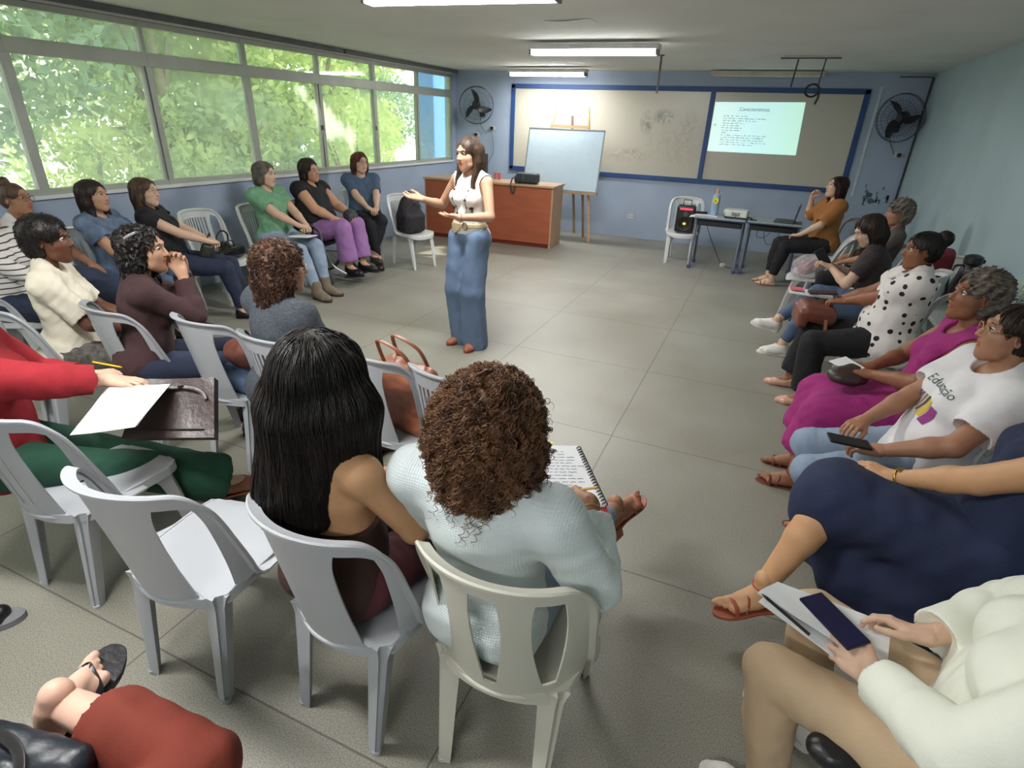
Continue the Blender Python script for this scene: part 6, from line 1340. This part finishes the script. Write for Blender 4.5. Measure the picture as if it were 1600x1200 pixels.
bag_sdf('backpack_body', e, [ell((0, -.02, .24), (.17, .115, .23)), rbox((0, 0, .13), (.17, .12, .13), .06, I3, .05), rbox((0, .09, .13), (.13, .05, .10), .04, I3, .02)], .009, mat('plum_black_nylon', srgb(30, 24, 32), .75, bump=.3), .006, 12)
MB().tube(crom([(-.05, -.02, .455), (0, -.02, .50), (.05, -.02, .455)], 5), .008, 6).build('grab_loop', M_blk, e); MB().sweep(crom([(-.13, .09, .30), (0, .115, .40), (.13, .09, .30)], 6), rrect(.006, .006), (0, 0, 1)).build('zip', M_dgrey, e)
e = empty('party_speaker', (-1.00, 8.56, .435), math.radians(4), 'black trolley speaker with a red lit strip on the white chair', 'speaker')
MB().box((0, 0, .185), (.255, .20, .36)).build('cabinet', M_blk, e, smooth=False, bevel=.025)
MB().lathe([(.001, 0), (.085, .0), (.095, .006), (.098, 0)], (0, -.102, .13), 28, rotm(rx=90)).build('woofer', mat('woofer_dark', srgb(50, 34, 34), .5), e)
MB().lathe([(.001, .002), (.028, .006), (.032, 0)], (0, -.108, .13), 20, rotm(rx=90)).build('woofer_cap', mat('woofer_olive', srgb(96, 100, 50), .4), e); MB().box((0, -.117, .13), (.032, .004, .014)).build('logo_light', emit('led_yellow', srgb(230, 235, 90), 2.5), e, smooth=False)
MB().box((0, -.103, .325), (.17, .006, .022)).build('display', emit('led_red', (1, .03, .06), 3.0), e, smooth=False, bevel=.006); MB().lathe([(.001, .0), (.032, .003), (.036, 0)], (0, -.102, .255), 20, rotm(rx=90)).build('tweeter', M_dgrey, e)
MB().tube([(-.055, 0, .36), (-.055, 0, .44), (.055, 0, .44), (.055, 0, .36)], .009, 8).build('pull_handle', M_dgrey, e)
e = empty('tote_bag', (-1.37, 2.02, .43), math.radians(-14), 'big brown leather bag on the second-row chair, straps over the chair back', 'handbag')
bag_sdf('bag_body', e, [rbox((0, .0, .17), (.17, .075, .165), .05, RX_(8)), cone(V3(-.1, 0, .05), V3(.1, 0, .05), .08, .08, .04)], .007, L_tan, .009, 6)
for k, dy in enumerate((-.05, .04)): MB().sweep(crom([(-.10, dy, .30), (-.10, dy-.04, .42), (-.02, dy-.09, .475), (.08, dy-.05, .42), (.10, dy, .30)], 7), rrect(.018, .006), (0, 1, 0)).build('strap', L_tan, e)
e = empty('handbag', (-2.42, 2.02, .43), math.radians(-6), 'soft brown bag on the second-row chair beside the brown sweater', 'handbag')
bag_sdf('bag_body', e, [ell((0, .02, .17), (.17, .10, .085)), ell((.06, 0, .20), (.09, .08, .07))], .007, L_brown, .010, 16)
o = bag_sdf('denim_jacket', None, [rbox((0, 0, .05), (.18, .15, .05), .04), ell((.04, .03, .07), (.14, .10, .05))], .008, C_denim, .010, 26); o.location = (-2.42, 2.03, .425); tag(o, 'folded blue denim garment under the soft brown bag', 'folded denim')
def sheet(name, pts, m, label, cat, th=.0015, sag=.0, group=None, nu=10, nv=10, parent=None, kind=None):
    a, b, c, d = [Vector(p) for p in pts]; n = (b-a).cross(d-a).normalized(); n = n if n.z > 0 else -n; ctr = (a+b+c+d)/4
    fn = lambda u, v: (tuple((a*(1-u)+b*u)*(1-v)+(d*(1-u)+c*u)*v-ctr-n*sag*math.sin(math.pi*u)*math.sin(math.pi*v*.9)+n*sag*.3*math.sin(5*u+3*v)), tuple(n))
    mb = MB().slab(fn, nu, nv, th); o = mb.build(name, m, parent); o.location = ctr
    return tag(o, label, cat, group) if label else o
M_paper = MATS['paper']; M_print = mat('printed_paper', srgb(150, 156, 168), .7)
e = sheet('notebook', [(-1.16, 2.13, .45), (-1.02, 2.20, .455), (-.93, 2.02, .455), (-1.07, 1.95, .45)], M_paper, 'white leaflet with a green and dark print on the empty ribbed chair', 'leaflet', .004)
sheet('print', [(-.07, .03, .003), (-.02, .06, .003), (.02, -.02, .003), (-.03, -.04, .003)], mat('green_print', srgb(50, 96, 74), .6), None, None, parent=e).location = (-.02, .0, .003)
# the curly-haired writer's spiral notebook
TRc, BRc = Vector((-.447, 1.70, .745)), Vector((-.258, 1.385, .755)); lf = Vector((-.84, -.50, .05)).normalized()*.215
e = sheet('spiral_notebook', [BRc, TRc, TRc+lf, BRc+lf], M_paper, 'open spiral notebook with handwriting on the lap of the curly-haired woman', 'notebook', .006)
ctr = Vector(e.location); up_ = (TRc-BRc).normalized(); rt = -lf.normalized(); n_ = rt.cross(up_).normalized()
sp_ = MB()
for q in range(22):
    p = BRc.lerp(TRc, (q+.7)/23)-ctr+rt*.002; sp_.tube([p+n_*.008*math.sin(a)+rt*.008*math.cos(a) for a in np.linspace(0, 2*math.pi, 9)[:-1]], .0022, 5, True)
sp_.build('spiral_binding', M_dgrey, e)
wr = MB(); g = random.Random(4)
for q in range(15):
    s0 = TRc+lf*.93-up_*(.045+.019*q)-ctr; x = 0
    while x < g.uniform(.12, .18): w_ = g.uniform(.008, .028); wr.sweep([s0+rt*(x+w_*t)+n_*.0012+up_*.002*math.sin(t*9+q) for t in np.linspace(0, 1, 5)], [(-.0009, 0), (.0009, 0), (.0009, .0004), (-.0009, .0004)], up_); x += w_+.007
wr.build('handwriting', mat('blue_ink', srgb(96, 104, 140), .6), e)
MB().add([TRc+lf*.62-ctr+n_*.002, TRc+lf*.40-ctr+n_*.002, TRc+lf*.40+up_*.022-ctr+n_*.002, TRc+lf*.62+up_*.022-ctr+n_*.002], [(0, 1, 2, 3)]).build('page_tab', mat('neon_yellow', srgb(236, 240, 60), .6), e, smooth=False)
MB().box(BRc-ctr+lf*.10+up_*-.012-n_*.006, (.055, .045, .006), Matrix((rt, up_, n_)).transposed()).build('red_cover_corner', mat('red_card', srgb(205, 40, 52), .5), e, smooth=False)
J13 = None
o = MB().tube([(0, 0, 0), (0, 0, .125)], .0042, 8).tube([(0, 0, -.012), (0, 0, 0)], [.001, .0042], 8).build('pen', mat('pen_gold', srgb(222, 178, 110), .3)); o.location = (-.372, 1.36, .79); o.rotation_euler = Vector((.75, -.30, .55)).to_track_quat('Z', 'Y').to_euler(); tag(o, 'gold pen in the writing hand of the curly-haired woman', 'pen')
# satchel and papers of the person in red
tl, tr_, br_, bl = Vector((-2.245, 1.355, .76)), Vector((-2.005, 1.498, .76)), Vector((-1.885, 1.35, .575)), Vector((-2.20, 1.177, .575))
e = sheet('satchel', [bl, br_, tr_, tl], L_dbrown, 'flat dark brown leather satchel on the lap of the person in red', 'satchel', .045, .010, nu=16, nv=14)
c_ = Vector(e.location); a_ = (br_-bl).normalized(); b_ = (tl-bl).normalized(); nn = a_.cross(b_).normalized()
MB().sweep([c_*0+a_*(.12*math.cos(t))+b_*(.02+.07*math.sin(t))+nn*.006 for t in np.linspace(.2, 2.9, 14)], rrect(.016, .006), a_).build('satchel_handle', L_dbrown, e); MB().sweep([a_*x-b_*.095+nn*.004 for x in (-.15, 0, .15)], rrect(.006, .004), b_).build('satchel_seam', L_black, e)
for k in range(3):
    z = .715+.006*k; d = .012*k
    sheet('paper_sheet', [(-2.32+d, 1.24, z+.03), (-2.13+d, 1.37, z+.035), (-1.985+d, 1.13-d, z), (-2.15+d, 1.00-d, z-.01)], M_paper, ['white sheet at the bottom of the stack under the red sleeve', 'white sheet in the middle of the stack under the red sleeve', 'white sheet on top of the stack under the red sleeve'][k], 'paper', .002, .004, 'papers of the person in red')
# phone and papers of the woman in khaki
e = sheet('paper_sheet', [(.195, 1.335, .655), (.245, 1.40, .66), (.515, 1.36, .66), (.485, 1.195, .655)], M_paper, 'white sheets under the phone of the woman in khaki trousers', 'paper', .004, .008)
sheet('paper_sheet', [(.20, 1.31, .647), (.24, 1.38, .65), (.50, 1.35, .65), (.44, 1.16, .645)], M_paper, 'second white sheet slipping out below the sheets under the phone', 'paper', .003, .01)
ax_ = Vector((.116, -.129, 0)).normalized(); ay_ = Vector((.129, .116, 0)).normalized(); cph = Vector((.366, 1.268, .70)); Mph = Matrix((ax_, ay_, Vector((0, 0, 1)))).transposed() @ rotm(ry=3)
e = MB().box((0, 0, 0), (.158, .074, .009), Mph).build('smartphone', mat('phone_navy', srgb(26, 28, 54), .25), smooth=False, bevel=.004); e.location = cph; tag(e, 'dark smartphone in the hand of the woman in khaki trousers', 'phone')
MB().box(Mph @ Vector((0, 0, .0052)), (.148, .067, .001), Mph).build('phone_screen', mat('phone_glass', srgb(30, 28, 62), .08), e, smooth=False)
o = MB().tube([(0, 0, 0), (.10, -.085, .002)], .0042, 8).tube([(-.012, .010, 0), (0, 0, 0)], [.001, .0042], 8).build('pen', M_blk); o.location = (.215, 1.305, .672); tag(o, 'black pen on the papers of the woman in khaki trousers', 'pen')
o = bag_sdf('black_pouch', None, [ell((0, 0, .03), (.07, .05, .035))], .006, L_black, .003, 3); o.location = (.42, 1.09, .435); tag(o, 'small black pouch on the white chair seat in the bottom right corner', 'pouch')
# phone of the woman in white, shirt print
o = MB().box((0, 0, 0), (.075, .155, .010), rotm(rx=4, rz=98)).build('smartphone', M_blk, smooth=False, bevel=.004); o.location = (.50, 2.33, .685); tag(o, 'black smartphone in the hands of the woman in the printed t-shirt', 'phone')
def press(o, J, x0, z0, s_, rotd=0, mir=1):
    V = np.empty(len(o.data.vertices)*3); o.data.vertices.foreach_get('co', V); V = V.reshape(-1, 3); a = math.radians(rotd)
    X = mir*(V[:, 0]*math.cos(a)-V[:, 1]*math.sin(a))*s_+x0; Z = (V[:, 0]*math.sin(a)+V[:, 1]*math.cos(a))*s_+z0; ex = V[:, 2]*.0
    P = J['waist'][None]+X[:, None]*J['Um'][:, 0]+Z[:, None]*J['Um'][:, 2]+.26*J['Um'][:, 1]; d = J['TF'].sample(P)
    for _ in range(90):
        d = J['TF'].sample(P); P = P-J['Um'][:, 1][None]*(np.clip(d-.0022, -.003, .008)*.8)[:, None]
    o.data.vertices.foreach_set('co', P.ravel()); o.data.update()
tp_ = text('shirt_lettering', 'Educação', 1.0, (0, 0, 0), mat('shirt_ink', srgb(84, 96, 92), .8), J20['top'], rot=(0, 0, 0), ax='CENTER', ext=0); press(tp_, J20, -.02, .135, .050, mir=-1); 
V = np.empty(len(tp_.data.vertices)*3)
for k, (x0, x1, z0, z1, c_) in enumerate(((-.075, -.055, .03, .09, (70, 66, 140)), (-.05, -.04, .02, .09, (120, 96, 84)), (-.033, -.023, .015, .09, (150, 120, 96)), (-.016, -.004, .01, .09, (96, 72, 60)), (.0, .035, .0, .085, (216, 188, 70)), (.04, .085, -.01, .07, (150, 58, 130)))):
    mb = MB(); nx, nz = 6, 8; vs = [(-(x0+(x1-x0)*i/nx)-.02*(j/nz-.5), z0+(z1-z0)*j/nz, 0) for i in range(nx+1) for j in range(nz+1)]
    mb.add(vs, [(i*(nz+1)+j, (i+1)*(nz+1)+j, (i+1)*(nz+1)+j+1, i*(nz+1)+j+1) for i in range(nx) for j in range(nz)]); o = mb.build('shirt_stripe', mat('shirt_colour_%d' % k, srgb(*c_), .8), J20['top']); press(o, J20, 0, 0, 1)
# small bag and pen of the woman in magenta
e = empty('pouch', (.57, 3.13, .665), math.radians(10), 'small dark crumpled bag on the lap of the older woman in magenta', 'pouch'); bag_sdf('bag_body', e, [ell((0, 0, .0), (.10, .075, .045)), ell((.03, .03, .02), (.06, .05, .035))], .006, L_dbrown, .008, 30)
sheet('paper_sheet', [(.48, 3.22, .70), (.56, 3.28, .72), (.64, 3.16, .715), (.56, 3.10, .70)], M_paper, 'white folded paper beside the small dark bag on the magenta lap', 'paper', .003)
# brown bag, pad and phone of the woman in dots
e = empty('handbag', (.50, 4.50, .62), math.radians(96), 'reddish brown leather handbag on the lap of the woman in polka dots', 'handbag'); bag_sdf('bag_body', e, [rbox((0, 0, .0), (.15, .12, .06), .045, RX_(4)), rbox((0, .10, -.03), (.15, .04, .07), .03)], .007, L_brown, .005, 31)
MB().sweep(crom([(-.13, -.04, .02), (-.17, -.05, -.08), (-.16, -.06, -.17), (-.13, -.07, -.17), (-.12, -.06, -.08), (-.10, -.04, .03)], 6), rrect(.022, .004), (0, 1, 0)).build('strap', L_tan, e)
e = sheet('notepad', [(.30, 4.64, .70), (.30, 4.80, .71), (.60, 4.76, .70), (.60, 4.62, .70)], M_paper, 'white pad with a pink corner on the reddish brown handbag', 'notepad', .008)
MB().box((-.10, .02, .012), (.09, .10, .003)).build('pink_note', mat('pink_card', srgb(226, 110, 130), .6), e, smooth=False)
o = MB().box((0, 0, 0), (.19, .085, .014), rotm(ry=-4, rz=8)).build('phone_case', mat('brown_case', srgb(72, 44, 44), .4), smooth=False, bevel=.004); o.location = (.52, 4.62, .733); tag(o, 'brown phone case held above the white pad by the woman in dots', 'phone')
o = MB().box((0, 0, 0), (.075, .008, .15), rotm(rx=0, ry=-38, rz=5)).build('smartphone', M_blk, smooth=False, bevel=.004); o.location = (.53, 5.34, .86); tag(o, 'dark smartphone in the hands of the woman with crossed legs', 'phone')
# clear plastic bag with pink contents on the chair behind the jeans
chair('slot', .62, 6.62, 172, 'white chair holding the clear plastic bag, between the mustard blouse and the jeans')
M_clear = bpy.data.materials.new('clear_plastic'); M_clear.use_nodes = True; _t = M_clear.node_tree; _t.nodes.clear(); _o = _t.nodes.new('ShaderNodeOutputMaterial'); _a = _t.nodes.new('ShaderNodeBsdfTransparent'); _b = _t.nodes.new('ShaderNodeBsdfPrincipled'); _b.inputs['Base Color'].default_value = (.75, .66, .70, 1); _b.inputs['Roughness'].default_value = .15
_m = _t.nodes.new('ShaderNodeMixShader'); _m.inputs[0].default_value = .35; _t.links.new(_a.outputs[0], _m.inputs[1]); _t.links.new(_b.outputs[0], _m.inputs[2]); _t.links.new(_m.outputs[0], _o.inputs[0])
e = empty('plastic_bag', (.58, 6.50, .44), 0, 'clear crinkled plastic bag with pink and dark things in it on a white chair', 'plastic bag')
bag_sdf('bag_film', e, [ell((0, 0, .11), (.20, .16, .13)), ell((-.08, -.05, .06), (.12, .10, .07))], .009, M_clear, .018, 33)
bag_sdf('bag_contents', e, [ell((-.06, -.03, .09), (.09, .07, .06)), ell((-.02, .02, .13), (.07, .06, .05))], .008, mat('pink_contents', srgb(150, 92, 100), .7, var=.3, vscale=20), .01, 34); bag_sdf('dark_contents', e, [ell((.09, -.02, .12), (.09, .08, .08))], .009, C_blackc, .01, 35)
# ------------------------------------------------------------------ by the right wall: chair back, red backpack, thermos, patchwork bag, flowers
e = empty('backpack', (1.42, 5.95, .44), math.radians(170), 'dark red backpack behind the bun of the woman in polka dots', 'backpack'); bag_sdf('backpack_body', e, [rbox((0, 0, .25), (.16, .10, .25), .05, RX_(-8)), rbox((0, .08, .16), (.13, .05, .12), .03)], .009, mat('wine_nylon', srgb(110, 26, 38), .7, bump=.3), .006, 41)
MB().tube(crom([(-.04, 0, .49), (0, 0, .53), (.04, 0, .49)], 4), .008, 6).build('grab_loop', L_dbrown, e)
chair('slot', 1.36, 5.92, 184, 'white chair against the right wall holding the dark red backpack')
MT = mat('side_table_white', srgb(200, 202, 200), .5)
e = empty('side_table', (1.50, 5.00, 0), 0, 'small white table against the right wall, under the thermos and the flowers', 'table'); MB().box((0, 0, .60), (.46, 1.05, .03)).build('tabletop', MT, e, smooth=False, bevel=.006)
for sx in (-.2, .2):
    for sy in (-.48, .48): MB().box((sx, sy, .295), (.04, .04, .58)).build('leg', MT, e, smooth=False, bevel=.004)
e = empty('thermos_jug', (1.55, 5.36, .615), math.radians(200), 'tall black thermos jug standing by the right wall behind the polka-dot blouse', 'thermos')
MB().lathe([(.001, 0), (.075, 0), (.078, .02), (.070, .24), (.060, .30), (.052, .31)], n=28).build('jug_body', M_blk, e); MB().lathe([(.052, .31), (.062, .32), (.060, .37), (.03, .385), (.001, .386)], n=28).build('jug_lid', M_blk, e)
MB().sweep(crom([(.06, 0, .30), (.12, 0, .29), (.135, 0, .20), (.115, 0, .08), (.075, 0, .06)], 6), rrect(.022, .012), (0, 1, 0)).build('jug_handle', M_blk, e); MB().box((-.06, 0, .335), (.05, .03, .03)).build('spout', M_blk, e, smooth=False, bevel=.006)
def patch(t, b):
    tc = t.nodes.new('ShaderNodeTexCoord'); v = t.nodes.new('ShaderNodeTexVoronoi'); v.inputs['Scale'].default_value = 20; t.links.new(tc.outputs['Object'], v.inputs['Vector']); r = t.nodes.new('ShaderNodeValToRGB'); r.color_ramp.interpolation = 'CONSTANT'
    cs = [(0, (186, 184, 78)), (.3, (150, 110, 100)), (.45, (92, 84, 60)), (.6, (60, 78, 150)), (.72, (190, 70, 90)), (.82, (168, 170, 96))]; e_ = r.color_ramp.elements; e_[0].color = (*srgb(*cs[0][1]), 1); e_[1].position = cs[-1][0]; e_[1].color = (*srgb(*cs[-1][1]), 1)
    for p_, c in cs[1:-1]: q = e_.new(p_); q.color = (*srgb(*c), 1)
    sp = t.nodes.new('ShaderNodeSeparateColor'); t.links.new(v.outputs['Color'], sp.inputs[0]); t.links.new(sp.outputs[0], r.inputs['Fac']); t.links.new(r.outputs['Color'], b.inputs['Base Color']); b.inputs['Roughness'].default_value = .85
M_patch = wire(mat('patchwork', (.5, .5, .3)), patch)
chair('slot', 1.38, 3.92, 176, 'white chair with the patchwork cushion behind the older woman in magenta')
e = bag_sdf('patchwork_cushion', None, [rbox((0, 0, .17), (.16, .18, .19), .08, RZ_(10))], .009, M_patch, .008, 44); e.location = (1.30, 3.95, .43); tag(e, 'yellow, pink and blue patchwork cushion on a chair behind the magenta dress', 'cushion')
e = empty('flower_pot', (1.60, 4.68, .615), 0, 'small pot of yellow and red flowers by the right wall', 'flower pot'); MB().lathe([(.001, 0), (.05, 0), (.065, .09), (.07, .10), (.055, .10)], n=20).build('pot', mat('terracotta', srgb(150, 90, 66), .8), e)
g = random.Random(5); fy = MB(); fr2 = MB(); lf2 = MB()
for q in range(14):
    a = g.uniform(0, 6.28); r_ = g.uniform(.02, .15); h = g.uniform(.2, .34); p = (r_*math.cos(a), r_*math.sin(a), h); lf2.tube([(0, 0, .09), (p[0]*.6, p[1]*.6, h*.6), p], .003, 5)
    lf2.slab(lambda u, v, p=p, a=a: ((p[0]*.7+.07*u*math.cos(a), p[1]*.7+.07*u*math.sin(a)+(v-.5)*.03*math.sin(math.pi*u), p[2]*.7+.02*math.sin(3*u)), (0, 0, 1)), 4, 2, .001)
    tgt = fy if q % 3 else fr2
    for k in range(6): b_ = k*1.047; tgt.ball((p[0]+.016*math.cos(b_), p[1]+.016*math.sin(b_), p[2]+.004), (.013, .013, .006), 6)
lf2.build('foliage', M_leaf[1], e); fy.build('yellow_blooms', mat('petal_yellow', srgb(214, 220, 60), .6), e); fr2.build('red_blooms', mat('petal_red', srgb(160, 40, 60), .6), e)
# ------------------------------------------------------------------ bottom left: dark bag, shoe; jacket on the far lap
e = empty('shoulder_bag', (-1.14, .20, .60), math.radians(12), 'dark blue-black leather bag at the bottom left corner, under the rust-red trousers', 'bag')
bag_sdf('bag_body', e, [rbox((0, -.02, .0), (.17, .13, .045), .04, RX_(8)), rbox((.03, -.04, .025), (.14, .09, .04), .035)], .008, mat('ink_leather', srgb(26, 32, 42), .42, bump=.4, bscale=50), .008, 51)
MB().sweep(crom([(-.16, .02, .05), (-.08, .06, .065), (.03, .05, .075), (.10, .0, .07), (.16, -.08, .05)], 6), rrect(.02, .004), (0, 1, .3)).build('strap', L_black, e)
sh_ = empty('person', (-2.47, .33, 0), math.radians(20), 'black shoe tip at the left edge of the photo', 'shoe'); sh_.name = 'shoe'
Rf = frame(V3(.85, .55, 0), V3(0, 0, 1)); F = field(foot_prims(V3(.14, .20, .10), Rf, 1, False), .005, .010, [('p', V3(0, 0, .02), V3(0, 0, -1), .001), ell(V3(.14, .20, .13), (.05, .05, .05), I3, .004)]); V, Q = F.mesh(); link_mesh('upper', V, Q, L_black, sh_)
mb = MB(); sole_mb(mb, V3(.14, .20, .10), Rf, -.10, -.075, 1.08); mb.build('sole', mat('grey_rubber', srgb(120, 120, 122), .7), sh_)
o = bag_sdf('denim_jacket', None, [cone(V3(0, 0, 0), V3(.28, .16, -.12), .075, .10, .05), ell(V3(.12, .06, -.03), (.13, .12, .08))], .008, C_denimD, .012, 52); o.location = (-4.40, 2.30, .72); tag(o, 'rolled dark denim jacket on the lap of the person in the striped shirt', 'jacket')
print('script', round(time.time()-T_START, 1))
